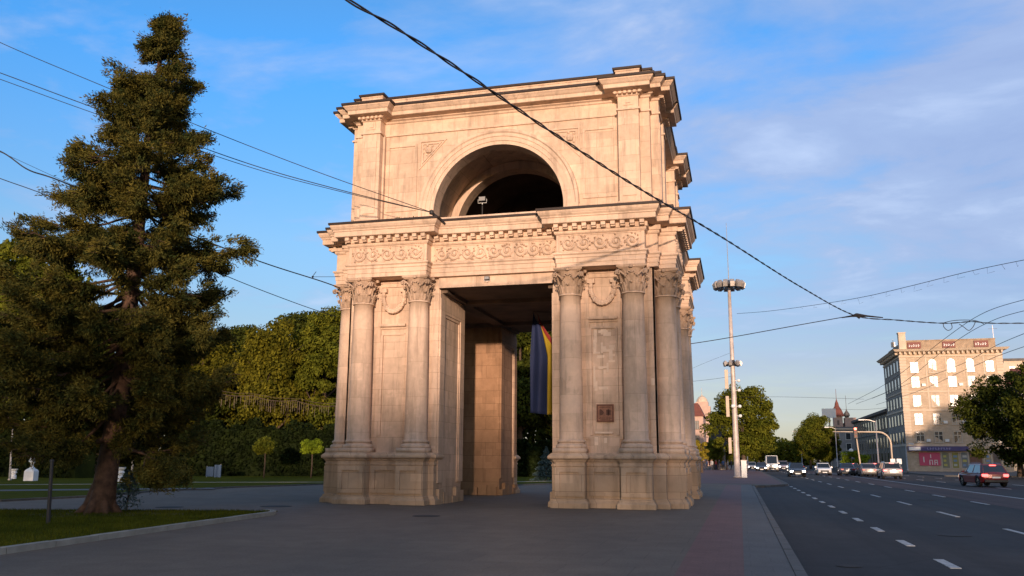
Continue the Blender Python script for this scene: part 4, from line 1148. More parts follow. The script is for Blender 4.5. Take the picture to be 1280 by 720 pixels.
# turreted building
tb=empty('turreted_building',(at(1040,560,205).x,205,0),'distant building with a pointed dark red turret beyond the traffic light','building')
tb.scale=(.86,.86,.86)
b=MB(); b.box(0,10,0,20,0,11.2); b.build('wall',simple('blue_grey_wall',(.25,.25,.26),.85,0,.7,.15),tb)
b=MB(); b.box(-.5,10.4,-.5,20.5,11.2,11.7); b.build('cornice',M['fac_trim'],tb)
b=MB(); b.box(1.0,3.6,.2,2.8,11.7,15.2); tw=b.build('turret',M['pink'],tb)
b=MB(); b.lathe([(1.9,15.2),(1.8,15.9),(1.3,17.2),(.65,18.3),(.5,19.2),(.25,19.8),(.07,20.5),(.05,23.5)],2.3,1.5,12); b.build('spire',M['roof_red'],tw)
b=MB(); b.box(2.0,2.6,.12,.21,12.6,14.0); b.build('window',M['frame_dark'],tw)
b=MB(); b.box(4.2,7.4,.2,3.6,11.7,14.8); tw2=b.build('turret',M['pink'],tb)
b=MB(); b.lathe([(.4,14.8),(.9,15.4),(.8,16.1),(.3,16.8),(.06,17.4),(.05,21.5)],5.0,1.8,10); b.build('spire',M['roof_grey'],tw2)
b=MB(); b.add([(-.5,-.5,11.7),(10.5,-.5,11.7),(10.5,20,11.7),(-.5,20,11.7),(5,3,13.6),(5,16,13.6)],[(0,1,4),(1,2,5,4),(2,3,5),(3,0,4,5)]); b.build('roof',M['roof_grey'],tb)
for i in range(3):
    for z in (2,5.2,8.3):
        window(tb,1.7+i*3.1,z,1.3,1.9,0,False,M['white'],M['glass2'],(0,0),False)
bb_=empty('billboard',(at(1039,560,190).x,190,0),'small white billboard panel above the avenue left of the turreted building','billboard')
b=MB(); b.box(-1.6,1.6,-.2,.2,12.0,14.2); b.build('panel',M['white'],bb_); b=MB(); b.tube([(0,0,0),(0,0,12)],.2,6); b.build('pole',M['metal'],bb_)

# buildings at the right edge
rb=empty('red_roof_house',(at(1254,560,150).x,150,0),'brown roofed building behind the dark tree right of the corner block','building')
b=MB(); b.box(0,30,0,14,0,16.0); b.build('wall',M['fac_dark'],rb)
b=MB(); b.add([(-.6,-.6,16),(30.6,-.6,16),(30.6,14.6,16),(-.6,14.6,16),(3,7,20),(27,7,20)],[(0,1,5,4),(1,2,5),(2,3,4,5),(3,0,4),(0,3,2,1)]); rf=b.build('roof',M['roof_red'],rb)
b=MB(); b.box(2.2,3.4,3,4.2,17,20.6); b.build('chimney',M['fac_trim'],rf)
for i in range(7): window(rb,1.6+i*3,13,1.2,1.7,0,False)
rb2=empty('tower_block',(at(1266,560,210).x,210,0),'pale block rising behind the brown roof at the right edge','building')
b=MB(); b.box(0,14,0,14,0,27); b.build('wall',M['fac_trim'],rb2)
b=MB(); b.box(-.3,14.3,-.3,14.3,27,27.6); b.build('roof',M['roof_grey'],rb2)
for i in range(4):
    for z in (18,21,24): window(rb2,1.8+i*3.4,z,1.4,1.6,0,False)

# pink buildings on the left side of the avenue
pk=empty('pink_building',(at(858,560,150).x,150,0),'sunlit pink building with a red brown mansard roof right of the arch','building')
b=MB(); b.box(0,3.6,0,14,0,10.6); b.build('wall',M['pink'],pk)
b=MB(); b.add([(-.3,-.3,10.6),(3.9,-.3,10.6),(3.9,14.3,10.6),(-.3,14.3,10.6),(.9,1.4,13.4),(2.6,1.4,13.4),(2.6,12,13.4),(.9,12,13.4)],[(0,1,5,4),(1,2,6,5),(2,3,7,6),(3,0,4,7),(4,5,6,7)]); b.build('roof',M['roof_red'],pk)
for z in (2,5,8): window(pk,2.2,z,.9,1.6,0,False,M['frame_dark'],M['glass'])
pk2=empty('domed_building',(at(868,560,240).x,240,0),'distant pale pink building with stepped domed top behind the red brown roof','building')
b=MB(); b.box(0,9,0,12,0,15.2); b.build('wall',M['pink'],pk2)
b=MB(); b.box(.2,5.2,1,6,15.2,18.2); b.box(.8,4.6,1.4,5.6,18.2,19.6); t_=b.build('tower',M['pink'],pk2)
b=MB(); b.lathe([(1.7,19.6),(1.6,20.4),(1.0,21.2),(.3,21.6),(.06,22),(.05,24)],2.7,3.4,12); b.build('dome',M['fac_trim'],t_)
b=MB(); b.add([(-.3,-.3,15.2),(9.3,-.3,15.2),(9.3,12,15.2),(-.3,12,15.2),(8,5,12.2)],[(0,1,2,3)]); b.build('cornice',M['fac_trim'],pk2)
for i in range(2):
    for z in (3,6.5,10): window(pk2,5.6+i*2,z,1,1.8,0,False,M['frame_dark'])
db=empty('market_pavilion',(at(888,560,124).x,124,0),'dark steep roofed pavilion beside the pink building','building')
b=MB(); b.box(0,2.4,0,6,0,4.2); b.build('wall',M['fac_dark'],db); b=MB(); b.add([(-.4,-.4,4.2),(2.9,-.4,4.2),(2.9,6.4,4.2),(-.4,6.4,4.2),(.1,1,8.6),(2.6,1,8.4),(2.6,5,8.4),(.1,5,8.6)],[(0,1,5,4),(1,2,6,5),(2,3,7,6),(3,0,4,7),(4,5,6,7)]); b.build('roof',M['darkmetal'],db)
b=MB(); b.box(.6,1.6,-.05,.01,0,2.6); b.build('door',M['frame_dark'],db)

# ------------------------------------------------------------------ tall lamp mast
g=gnd(922,597)
MZ=lambda v: at(918,v,g.y).z
mast=empty('lamp_mast',(g.x,g.y,0),'very tall tapering steel mast with a ring of floodlights and a thin rod on top','street lamp')
zt=MZ(357)
b=MB(); b.lathe([(.40,0),(.40,.12),(.28,.14),(.27,2.2),(.255,5),(.21,zt*.55),(.15,zt-.3)],n=16); b.build('pole',M['mastpaint'],mast,True)
b=MB(); b.tube([(0,0,zt-.3),(0,0,MZ(278))],[.05,.02],6); b.build('lightning_rod',M['metal'],mast)
def ring(z,R_,n,sz):
    b=MB()
    for rr_,zz in ((R_,z-.10),(R_*.62,z+.12)):
        pts=[(math.cos(2*PI*i/28)*rr_,math.sin(2*PI*i/28)*rr_,zz) for i in range(29)]; b.tube(pts,.05,5,False)
    for i in range(8):
        a=2*PI*i/8; b.tube([(0,0,z+.2),(math.cos(a)*R_,math.sin(a)*R_,z-.1)],.035,4)
    b.lathe([(.25,z-.1),(.3,z+.1),(.22,z+.35),(.08,z+.55)],n=12); rg=b.build('lamp_ring',M['darkmetal'],mast)
    for i in range(n):
        a=2*PI*i/n; c,s=math.cos(a),math.sin(a); q=MB()
        vs=[];fs=[]
        for (dr,dz) in ((-.34,.10),(.10,.42),(.34,.10),(.22,-.42),(-.26,-.26)):
            for l in (-1,1): vs.append((c*(R_+dr*sz)-s*l*.24*sz,s*(R_+dr*sz)+c*l*.24*sz,z+.05+dz*sz))
        for k in range(5): j=(k+1)%5; fs.append((k*2,k*2+1,j*2+1,j*2))
        fs+=[(0,2,4,6,8),(9,7,5,3,1)]; q.add(vs,fs); f=q.build('floodlight',M['metal'],rg)
        q=MB(); q.add([(c*(R_+.19*sz+.012+k1*.11*sz)-s*l*.19*sz,s*(R_+.19*sz+.012+k1*.11*sz)+c*l*.19*sz,z+.05+dz*sz) for (k1,dz) in ((1,.0),(.05,-.17)) for l in (-1,1)],[(0,1,3,2)]); q.build('glass',M['lampglass'],f)
ring(zt,1.30,14,.85); ring(MZ(455),.72,7,.6)
for (du,v0,v1,w) in ((-.62,462,486,.32),(-.62,495,521,.30),(-.55,547,567,.28)):
    b=MB(); b.box(du-w/2,du+w/2,-.12,.12,MZ(v1),MZ(v0)); b.tube([(du,0,MZ(v0)-.3),(0,0,MZ(v0)-.3)],.03,4); b.build('antenna_box',M['fac_trim'],mast,bevel=.03)
for v in (476,488,508,520):
    b=MB(); b.tube([(0,-.1,MZ(v)),(.42,-.15,MZ(v))],.03,4); b.lathe([(.0,-.17),(.13,-.1),(.16,0),(.13,.1),(0,.16)],.5,-.15,8,False,MZ(v)); b.build('camera',M['white'],mast)
b=MB(); b.lathe([(0,-.2),(.18,-.12),(.22,0),(.18,.12),(0,.2)],-.1,-.42,9,False,MZ(508)); b.build('camera',M['white'],mast)
ub=empty('utility_box',(g.x+.62,g.y+.6,0),'white utility cabinet standing right behind the tall mast','cabinet')
b=MB(); b.box(-.25,.25,-.2,.2,0,1.55); b.build('cabinet',M['white'],ub,bevel=.02); b=MB(); b.box(-.28,.28,-.23,.23,1.552,1.6); b.build('lid',M['metal'],ub)

# other street poles
def street_lamp(u,v0,v1,Y,label,arm=1.4,dirx=1,r=.085):
    p0=at(u,v1,Y); z=at(u,v0,Y).z; o=empty('street_lamp',(p0.x,Y,0),label,'street lamp','poles along the avenue')
    b=MB(); b.lathe([(r*1.8,0),(r*1.8,.5),(r,.55),(r*.6,z)],n=8); b.build('pole',M['metal'],o,True)
    b=MB(); b.tube([(0,0,z-.15),(dirx*arm*.5,0,z+.1),(dirx*arm,0,z+.15)],r*.45,5); b.build('arm',M['metal'],o)
    b=MB(); b.box(min(dirx*arm,dirx*(arm+.7)),max(dirx*arm,dirx*(arm+.7)),-.16,.16,z+.05,z+.2); b.build('lamp_head',M['white'],o,bevel=.03); return o
street_lamp(935,531,586,118,'street lamp with a bent arm just right of the tall mast',1.6,1)
street_lamp(1099,526,588,82,'white street lamp post left of the curved traffic gantry, its arm pointing left',1.3,-1,.11)
street_lamp(1047,535,580,120,'thin pole under the left end of the traffic gantry',1.0,-1)
street_lamp(1023,545,582,140,'thin distant lamp pole beside the clump of avenue trees',1,-1)
street_lamp(1003,540,582,170,'farthest thin lamp pole on the right side of the avenue',1,-1)
street_lamp(1135,556,592,104,'short dark pole in front of the corner block shop',.4,1)
# traffic gantry
g=at(1117,596,76); zg=at(1080,540,76).z; xe=at(1041,540,76).x-g.x
gt=empty('traffic_gantry',(g.x,76,0),'curved white traffic gantry arching over the lanes with a red signal','traffic light')
b=MB(); pts=[(0,0,-.1),(0,0,zg-1.4)]+[(-1.3+1.3*math.cos(a),0,zg-1.4+1.4*math.sin(a)) for a in [PI/2*k/8 for k in range(1,9)]]+[(xe,0,zg+.05)]
b.tube(pts,[.095]*(len(pts)-1)+[.06],10); b.build('arm',M['fac_trim'],gt,True)
xs=at(1069,540,76).x-g.x
b=MB(); b.box(xs-.22,xs+.22,-.32,-.12,zg-.75,zg+.55); sh_=b.build('signal_head',M['darkmetal'],gt,bevel=.03)
for k,mn in enumerate(('red_glow','plaque_dark','plaque_dark')):
    b=MB(); zc_=zg+.36-k*.42
    b.add([(xs+math.cos(2*PI*i/12)*.15,-.335,zc_+math.sin(2*PI*i/12)*.15) for i in range(12)]+[(xs+math.cos(2*PI*i/12)*.15,-.32,zc_+math.sin(2*PI*i/12)*.15) for i in range(12)],[tuple(range(12))]+[(i,(i+1)%12,(i+1)%12+12,i+12) for i in range(12)]); b.build('lens',M[mn],sh_)
b=MB(); b.tube([(xs+.1,0,zg-.75),(xs+.35,0,.6)],[.07,.085],7); b.build('post',M['fac_trim'],gt)
for u in (1116,1124):
    q=at(u,577,74); o=empty('road_sign',(q.x,74,0),'white square sign on a short post, %s one of the pair by the gantry foot'%('left' if u==1116 else 'right'),'sign')
    b=MB(); b.box(-.26,.26,-.03,.02,q.z-.28,q.z+.32); b.build('panel',M['white'],o,bevel=.01); b=MB(); b.tube([(0,0,0),(0,0,q.z+.2)],.03,5); b.build('post',M['metal'],o)
q=at(1064,565,112); o=empty('globe_lamp',(q.x,112,0),'white globe lamp beside the olive bush','lamp'); b=MB(); b.tube([(0,0,0),(0,0,q.z)],.05,5); b.build('post',M['metal'],o); b=MB(); b.lathe([(0,-.35),(.25,-.25),(.35,0),(.25,.25),(0,.35)],0,0,10,False,q.z+.2); b.build('globe',M['white'],o,True)

# park furniture
def urn(u,vb,vt,Y,label,w=1.0,tall=True):
    p=at(u,vb,Y); h=at(u,vt,Y).z; o=empty('garden_urn',(p.x,Y,.05),label,'urn','white stone urns on the lawn')
    if tall:
        b=MB(); b.lathe([(.46,0),(.46,.62),(.40,.72),(.20,.86),(.12,.92),(.10,1.0)],n=4); 
        q=b.build('pedestal',M['white'],o); q.rotation_euler=(0,0,PI/4+.26)
        b=MB(); b.lathe([(.10,1.0),(.10,1.08),(.17,1.16),(.24,1.26),(.24,1.50),(.22,1.54),(.36,1.60),(.36,1.66),(.2,1.66),(.18,1.5)],n=18,cap=True); b.build('bowl',M['white'],o,False)
        o.scale=(h/1.66,)*3
    else:
        b=MB(); b.lathe([(.30,0),(.30,.3),(.22,.36),(.24,.55),(.32,.6),(.28,.72)],n=14); b.build('pedestal',M['white'],o); b=MB(); b.lathe([(.2,.72),(.34,.86),(.38,.98),(.28,.98),(.2,.8)],n=16); b.build('bowl',M['white'],o); o.scale=(h/.98,)*3
urn(38,602,571,12.2,'tall white garden urn on a square pedestal at the far left')
urn(16,601,587,16,'small white urn partly hidden, left of the tall white urn',tall=False)
urn(149,601,585,13,'white urn just right of the big spruce trunk',tall=False)
for (u,v0,v1,Y,lb) in ((12,600,535,13,'leaning white pole behind the small urn at far left'),(164,600,540,13,'thin white pole right of the big spruce trunk')):
    p=at(u,v0,Y); q=at(u+4 if u<100 else u+5,v1,Y); o=empty('flag_pole',(p.x,Y,0),lb,'pole')
    b=MB(); b.tube([(0,0,0),(q.x-p.x,0,q.z)],[.07,.045],7); b.build('shaft',M['metal'],o); b=MB(); b.lathe([(.12,0),(.12,.12),(.08,.14)],n=8); b.build('base',M['metal'],o)
p=gnd(60,655,.06); q=at(65,577,p.y); o=empty('lawn_post',(p.x,p.y,.05),'thin black post standing on the near lawn left of the spruce','post')
b=MB(); b.tube([(0,0,0),(q.x-p.x,0,q.z-.05)],[.045,.035],8); b.build('shaft',M['darkmetal'],o); b=MB(); b.lathe([(0,0),(.05,.01),(.045,.05),(0,.07)],q.x-p.x,0,8,False,q.z-.06); b.build('cap',M['darkmetal'],o)
p=at(265,598,27); o=empty('park_kiosk_sign',(p.x,27,0),'small blue information board at the edge of the dark hedge','sign')
bl=simple('board_blue',(.05,.09,.16),.6); b=MB(); b.box(-.55,.1,-.04,.04,.1,.85); b.box(.18,.75,-.04,.04,.05,1.0); b.build('panel',bl,o)
b=MB(); b.tube([(-.5,0,0),(-.5,0,.9)],.03,5); b.tube([(.7,0,0),(.7,0,1.05)],.03,5); b.build('posts',M['metal'],o)
# string of hanging lights in front of the park trees
o=empty('icicle_light_string',(-30,39,0),'long string of hanging icicle lights stretched in front of the park trees','string lights')
pA=at(262,488,36); pB=at(425,507,36); b=MB(); b2=MB(); pts=[]
for i in range(61):
    t=i/60; p=pA.lerp(pB,t); p.z-=.25*math.sin(PI*((t*3)%1)); p-=Vector((-30,39,0)); pts.append(tuple(p))
b.tube(pts,.03,4); b.tube([(x,y+.3,z+.25) for x,y,z in pts[::6]],.02,4); wr=b.build('wire',M['bark'],o)
for i in range(110):
    t=random.random(); k=min(59,int(t*60)); x,y,z=pts[k]; l=random.uniform(.35,1.15); b2.tube([(x,y,z),(x+random.uniform(-.04,.04),y,z-l)],.018,3)
b2.build('hanging_lights',simple('dim_lights',(.17,.125,.08),.6),wr)

# ------------------------------------------------------------------ vehicles
M['glasscar']=glassmat('car_glass',.05,(.012,.014,.016))
M['rim']=simple('wheel_rim',(.38,.38,.39),.35,.8)
M['tyre']=M['black']
M['trimblack']=simple('black_trim',(.02,.02,.02),.6)
def paint(name,c,rough=.28):
    m,nt,b=newmat(name); b.inputs['Base Color'].default_value=(*c,1); b.inputs['Roughness'].default_value=rough; b.inputs['Coat Weight'].default_value=.8; b.inputs['Coat Roughness'].default_value=.06; b.inputs['Metallic'].default_value=.15; return m
def car(name,loc,rz,L_,W_,H_,kind,c,label,cat='car',head=False,tail=False,group='vehicles on the avenue'):
    r=empty(name,loc,label,cat,group,rz); pm_=paint('car_paint_'+str(len(bpy.data.materials)),c)
    wb=L_*.30; wr=.34 if kind!='suv' else .37; xf,xr=L_*.5-.88,-L_*.5+.82; gc=.2 if kind!='suv' else .25
    hb=H_*.62 if kind!='van' else H_*.5; hw=W_/2
    # lower body outline with wheel arches
    def archpts(xc,rr_): return [(xc+math.cos(a)*rr_,gc+.08+math.sin(a)*rr_*.98) for a in [PI*k/8 for k in range(9)]]
    top={'sedan':[(L_/2-.02,gc+.18),(L_/2,gc+.34),(L_/2-.10,hb-.22),(L_/2-.35,hb-.12),(L_*.16+.2,hb),( -L_*.30,hb+.02),(-L_/2+.25,hb+.02),(-L_/2+.04,hb-.08),(-L_/2,gc+.30),(-L_/2+.04,gc+.12)],
         'suv':[(L_/2-.02,gc+.2),(L_/2,gc+.4),(L_/2-.05,hb-.18),(L_/2-.3,hb-.06),(L_*.18+.1,hb),(-L_*.30,hb+.02),(-L_/2+.12,hb+.03),(-L_/2+.02,hb-.10),(-L_/2,gc+.35),(-L_/2+.04,gc+.12)],
         'hatch':[(L_/2-.02,gc+.18),(L_/2,gc+.34),(L_/2-.06,hb-.20),(L_/2-.3,hb-.09),(L_*.16+.2,hb),(-L_*.30,hb+.02),(-L_/2+.12,hb+.03),(-L_/2+.02,hb-.10),(-L_/2,gc+.30),(-L_/2+.04,gc+.12)],
         'van':[(L_/2-.02,gc+.2),(L_/2,gc+.5),(L_/2-.03,hb-.25),(L_/2-.2,hb-.02),(L_*.30,hb+.05),(-L_*.30,hb+.05),(-L_/2+.05,hb+.05),(-L_/2+.01,hb-.1),(-L_/2,gc+.35),(-L_/2+.04,gc+.12)]}[kind]
    low=[(-L_/2+.1,gc+.06)]+[(xr-wr-.08,gc)]+list(reversed(archpts(xr,wr+.06)))+[(xr+wr+.08,gc),(xf-wr-.08,gc)]+list(reversed(archpts(xf,wr+.06)))+[(xf+wr+.08,gc+.02)]
    poly=top[::1]+low
    b=MB(); n=len(poly)
    def yw(z,x):
        w=hw*(1-.05*max(0,(z-(gc+.45)))/.5 if z>gc+.45 else 1-.03*(gc+.45-z)/.4)
        e=abs(x)/(L_/2); return w*(1-.13*max(0,(e-.72)/.28)**2)
    vs=[];fs=[]
    NS=6
    for s_ in range(NS+1):
        f=-1+2*s_/NS; k=1-.0*abs(f)
        for x,z in poly:
            crown=.03*(1-f*f) if z>hb-.25 else 0
            vs.append((x+(.10*(1-f*f))*(1 if x>L_*.42 else -1 if x<-L_*.42 else 0)-(.05*(1 if x>L_*.42 else -1 if x<-L_*.42 else 0)),yw(z,x)*f,z+crown))
    for s_ in range(NS):
        for i in range(n):
            j=(i+1)%n; fs.append((s_*n+i,s_*n+j,(s_+1)*n+j,(s_+1)*n+i))
    fs+=[tuple(range(n)),tuple(range(NS*n,(NS+1)*n))]
    b.add(vs,fs); body=b.build('body',pm_,r,bevel=.035)
    # greenhouse
    cabs={'sedan':((L_*.20,-L_*.40),(L_*.03,-L_*.24)),'suv':((L_*.22,-L_/2+.10),(L_*.07,-L_*.40)),'hatch':((L_*.22,-L_/2+.12),(L_*.06,-L_*.36)),'van':((L_*.42,-L_/2+.04),(L_*.30,-L_/2+.12))}[kind]
    (bf,br_),(tf,tr)=cabs; zb=hb+.0; zt=H_; wb_=hw*.94; wt=hw*(.74 if kind!='van' else .86)
    def cabin(ins,z0,z1,name,mt,par,roofonly=False):
        b=MB(); f0=(z0-zb)/(zt-zb); f1=(z1-zb)/(zt-zb)
        def lv(f): 
            return [(bf+(tf-bf)*f-ins*0, (wb_+(wt-wb_)*f)+ins),(br_+(tr-br_)*f,(wb_+(wt-wb_)*f)+ins)]
        vs=[]
        for f,z in ((f0,z0),(f1,z1)):
            (xa,wa),(xb,wb2)=lv(f); vs+=[(xa+ins,-wa*.90,z),(xa-.22*(1-f)-.12,-wa,z),(xb+.15,-wa,z),(xb-ins,-wa*.88,z),(xb-ins,wa*.88,z),(xb+.15,wa,z),(xa-.22*(1-f)-.12,wa,z),(xa+ins,wa*.90,z)]
        m=8; b.add(vs,[(i,(i+1)%m,(i+1)%m+m,i+m) for i in range(m)]+[tuple(range(m,2*m)),tuple(reversed(range(m)))]); return b.build(name,mt,par,bevel=.03 if ins==0 else 0)
    gl=cabin(-.004,zb-.03,zt-.07,'window',M['glasscar'],body)
    cabin(0,zt-.085,zt,'roof',pm_,body)
    # pillars
    b=MB()
    def P_(f,x,w,s): return (x[0]+(x[1]-x[0])*f,s*(w[0]+(w[1]-w[0])*f),zb-.02+(zt-.06-zb)*f)
    for s in (-1,1):
        for (x0,x1,ww) in ((bf-.02,tf-.02,.9),(bf-.34,tf-.12,1.0),((bf+br_)/2-.05,(tf+tr)/2,1.0),(br_+.14,tr+.14,1.0),(br_+.01,tr+.01,.88)):
            b.tube([(x0,s*wb_*ww,zb-.02),(x1,s*wt*ww,zt-.07)],.035 if kind!='van' else .05,5)
    if kind in('suv',): 
        for s in (-1,1): b.tube([(tf-.1,s*wt*.92,zt+.02),(tf-.3,s*wt*.92,zt+.06),(tr+.3,s*wt*.92,zt+.06),(tr+.1,s*wt*.92,zt+.02)],.02,5)
    b.build('pillars',pm_,body)
    # wheels
    for x in (xf,xr):
        for s in (-1,1):
            q=MB(); prof=[(wr*.62,-.11),(wr*.95,-.11),(wr,-.07),(wr,.07),(wr*.95,.11),(wr*.62,.11)]
            vs=[];fs=[];nn=20
            for rad,o_ in prof:
                for i in range(nn): a=2*PI*i/nn; vs.append((x+math.cos(a)*rad,s*(hw-.13)+o_,wr+math.sin(a)*rad))
            for k in range(6):
                for i in range(nn): j=(i+1)%nn; k2=(k+1)%6; fs.append((k*nn+i,k*nn+j,k2*nn+j,k2*nn+i))
            q.add(vs,fs); w=q.build('wheel',M['tyre'],r,True)
            q=MB(); yy=s*(hw-.055)
            for k in range(5):
                a=2*PI*k/5; q.add([(x+math.cos(a-.28)*wr*.62,yy,wr+math.sin(a-.28)*wr*.62),(x+math.cos(a+.28)*wr*.62,yy,wr+math.sin(a+.28)*wr*.62),(x+math.cos(a+.5)*wr*.15,yy+s*.015,wr+math.sin(a+.5)*wr*.15),(x+math.cos(a-.5)*wr*.15,yy+s*.015,wr+math.sin(a-.5)*wr*.15)],[(0,1,2,3)])
            q.build('rim',M['rim'],w)
    # lamps, grille, plates, mirrors
    for s in (-1,1):
        q=MB(); q.box(L_/2-.20,L_/2+.012,min(s*hw*.50,s*hw*.86),max(s*hw*.50,s*hw*.86),hb-.40,hb-.24); q.build('headlight',M['head_glow'] if head else M['head_off'],body,bevel=.03)
        q=MB(); q.box(-L_/2-.02,-L_/2+.22,min(s*hw*.52,s*hw*.90),max(s*hw*.52,s*hw*.90),hb-.26,hb-.08); q.build('tail_light',M['tail_glow'] if tail else M['tail_off'],body,bevel=.03)
        q=MB(); q.box(bf-.42,bf-.22,min(s*(hw-.02),s*(hw+.17)),max(s*(hw-.02),s*(hw+.17)),hb-.02,hb+.13); q.build('mirror',pm_,body,bevel=.02)
    if tail:
        q=MB(); q.box(tr-.10,tr+.10,-.2,.2,zt-.11,zt-.05); q.build('brake_light',M['tail_glow'],body)
    q=MB(); q.box(L_/2-.04,L_/2+.062,-hw*.55,hw*.55,gc+.16,gc+.40); q.build('grille',M['trimblack'],body,bevel=.02)
    q=MB(); q.box(-L_/2-.055,-L_/2+.04,-hw*.8,hw*.8,gc+.06,gc+.24); q.build('bumper',M['trimblack'],body,bevel=.02)
    q=MB(); q.box(-L_/2-.075,-L_/2-.02,-.26,.26,gc+.32,gc+.43); q.build('number_plate',M['white'],body)
    q=MB(); q.box(L_/2+.05,L_/2+.08,-.26,.26,gc+.1,gc+.2); q.build('number_plate',M['white'],body)
    return r
A_=-PI/2; T_=PI/2
def cp(u,v): g=gnd(u,v,-.12); return (g.x,g.y,-.108)
car('parked_car',cp(1229,608),T_+.14,4.4,1.82,1.5,'suv',(.20,.012,.012),'dark red car with glowing tail lights alone on the right side of the road',tail=True)
car('parked_car',cp(1112,598.5),T_,4.5,1.85,1.58,'suv',(.33,.31,.30),'silver grey car with red tail lights beside the gantry foot',tail=True)
car('parked_car',cp(996,596.0),A_,4.4,1.78,1.45,'sedan',(.012,.014,.02),'black car with lit headlights, nearest of those coming towards the viewer',head=True)
car('parked_car',cp(1029.5,594),A_,3.9,1.7,1.45,'hatch',(.75,.75,.75),'small white car in the middle of the avenue right of the black one',)
car('parked_car',cp(1058,594.5),T_,4.4,1.78,1.45,'sedan',(.02,.025,.04),'dark blue car at the left end of the queue at the red light',tail=False)
car('parked_car',(cp(1074,594.5)[0],cp(1074,594.5)[1]+7,-.108),T_,4.4,1.78,1.45,'sedan',(.02,.02,.02),'black car second from the left in the queue at the red light',tail=True)
car('parked_car',cp(1084.5,595.5),T_,4.4,1.78,1.45,'sedan',(.28,.25,.22),'beige grey car in the queue left of the silver grey one')
car('parked_car',(cp(1098,595.5)[0],cp(1098,595.5)[1]+4,-.108),T_,4.3,1.78,1.5,'hatch',(.12,.02,.02),'dark maroon car half hidden between the beige and silver grey cars',tail=True)
car('minibus',(cp(965,589.3)[0],cp(965,589.3)[1],-.108),A_,5.6,2.0,2.55,'van',(.78,.76,.70),'white minibus with bright headlights coming down the avenue','minibus',head=True)
car('parked_car',cp(952,589.5),A_,4.4,1.78,1.45,'sedan',(.02,.02,.03),'dark car with lit headlights left of the white minibus',head=True)
car('parked_car',cp(940,587.5),A_,4.3,1.75,1.5,'hatch',(.30,.30,.32),'pale grey car with lit headlights nearest the left kerb far away',head=True)
car('parked_car',cp(979,588.6),A_,4.5,1.85,1.7,'suv',(.22,.20,.24),'grey car with lit headlights right of the white minibus',head=True)
car('parked_car',cp(985,587.2),A_,4.4,1.8,1.5,'hatch',(.10,.02,.02),'dark red car behind the grey one right of the minibus')

# ------------------------------------------------------------------ people on the far pavement
def person_mesh(stride,name):
    V=[(0,0,.95),(0,0,1.15),(0,0,1.38),(0,0,1.50),(0,.02,1.62),(0,.02,1.72),
       (.10,0,.90),(.11,.10*stride,.50),(.11,-.02*stride,.08),(.11,.10,.04),
       (-.10,0,.90),(-.11,.02*stride,.50),(-.11,-.28*stride,.10),(-.11,-.20*stride,.04),
       (.19,0,1.40),(.25,-.05*stride,1.14),(.25,.08*stride,.90),(-.19,0,1.40),(-.25,.05*stride,1.14),(-.25,.16*stride,.92)]
    Ed=[(0,1),(1,2),(2,3),(3,4),(4,5),(0,6),(6,7),(7,8),(8,9),(0,10),(10,11),(11,12),(12,13),(2,14),(14,15),(15,16),(2,17),(17,18),(18,19)]
    rad=[.15,.13,.16,.06,.10,.08,.10,.07,.045,.035,.10,.07,.045,.035,.07,.045,.03,.07,.045,.03]
    me=bpy.data.meshes.new(name); me.from_pydata(V,Ed,[]); o=bpy.data.objects.new(name,me); col.objects.link(o)
    m=o.modifiers.new('skin','SKIN')
    if not me.skin_vertices: 
        bpy.context.view_layer.objects.active=o
    sv=me.skin_vertices[0].data if me.skin_vertices else None
    if sv is None:
        bm=bmesh.new(); bm.from_mesh(me); bm.verts.layers.skin.verify(); bm.to_mesh(me); bm.free(); sv=me.skin_vertices[0].data
    for i,r_ in enumerate(rad): sv[i].radius=(r_,r_*.8)
    sv[0].use_root=True
    o.modifiers.new('subdivision','SUBSURF').levels=1
    dg=bpy.context.evaluated_depsgraph_get(); me2=bpy.data.meshes.new_from_object(o.evaluated_get(dg)); bpy.data.objects.remove(o); me2.name=name; return me2
skinm=simple('skin',(.42,.25,.18),.6)
pms=[person_mesh(1,'person'),person_mesh(.3,'person')]
cols=[((.03,.03,.04),(.03,.03,.05),'person in dark clothes'),((.35,.05,.04),(.03,.04,.08),'person in a red top'),((.45,.44,.42),(.06,.06,.08),'person in a white top'),((.06,.12,.25),(.03,.03,.03),'person in a blue jacket')]
where=['walking near the yellow tree','standing beside the dark roofed pavilion','walking between the pavilion and the mast','close to the foot of the mast on its left']
pi_=0
for i,(u,Y) in enumerate([(880,112),(884,118),(890,108),(895,120),(899,112),(904,119),(910,115),(887,128),(914,124)]):
    me=pms[i%2].copy(); tc,lc,ds=cols[(i*3)%4]; 
    for m in (simple('top',tc,.8),simple('trousers',lc,.8),skinm): me.materials.append(m)
    for p in me.polygons: 
        z=p.center.z; p.material_index=2 if (z>1.49 or (abs(p.center.x)>.2 and z<.98)) else (0 if z>.93 else 1); p.use_smooth=True
    o=bpy.data.objects.new('person',me); col.objects.link(o); o.location=(at(u,580,Y).x,Y,0.004); o.rotation_euler=(0,0,i*1.3)
    tag(o,ds+', '+['walking just right of the yellow tree','standing deeper in behind the yellow tree','walking near the pavilion door','left of the white cabinet, far back','walking midway between pavilion and mast','just left of the tall mast','close to the mast foot, back turned','farthest person left of the mast','partly hidden by the tall mast'][i],'person','people on the far pavement')
    b=MB(); b.lathe([(0,1.70),(.095,1.66),(.105,1.72),(.08,1.79),(0,1.81)],0,.02,8,False); h=b.build('hair',M['bark'],o,True)

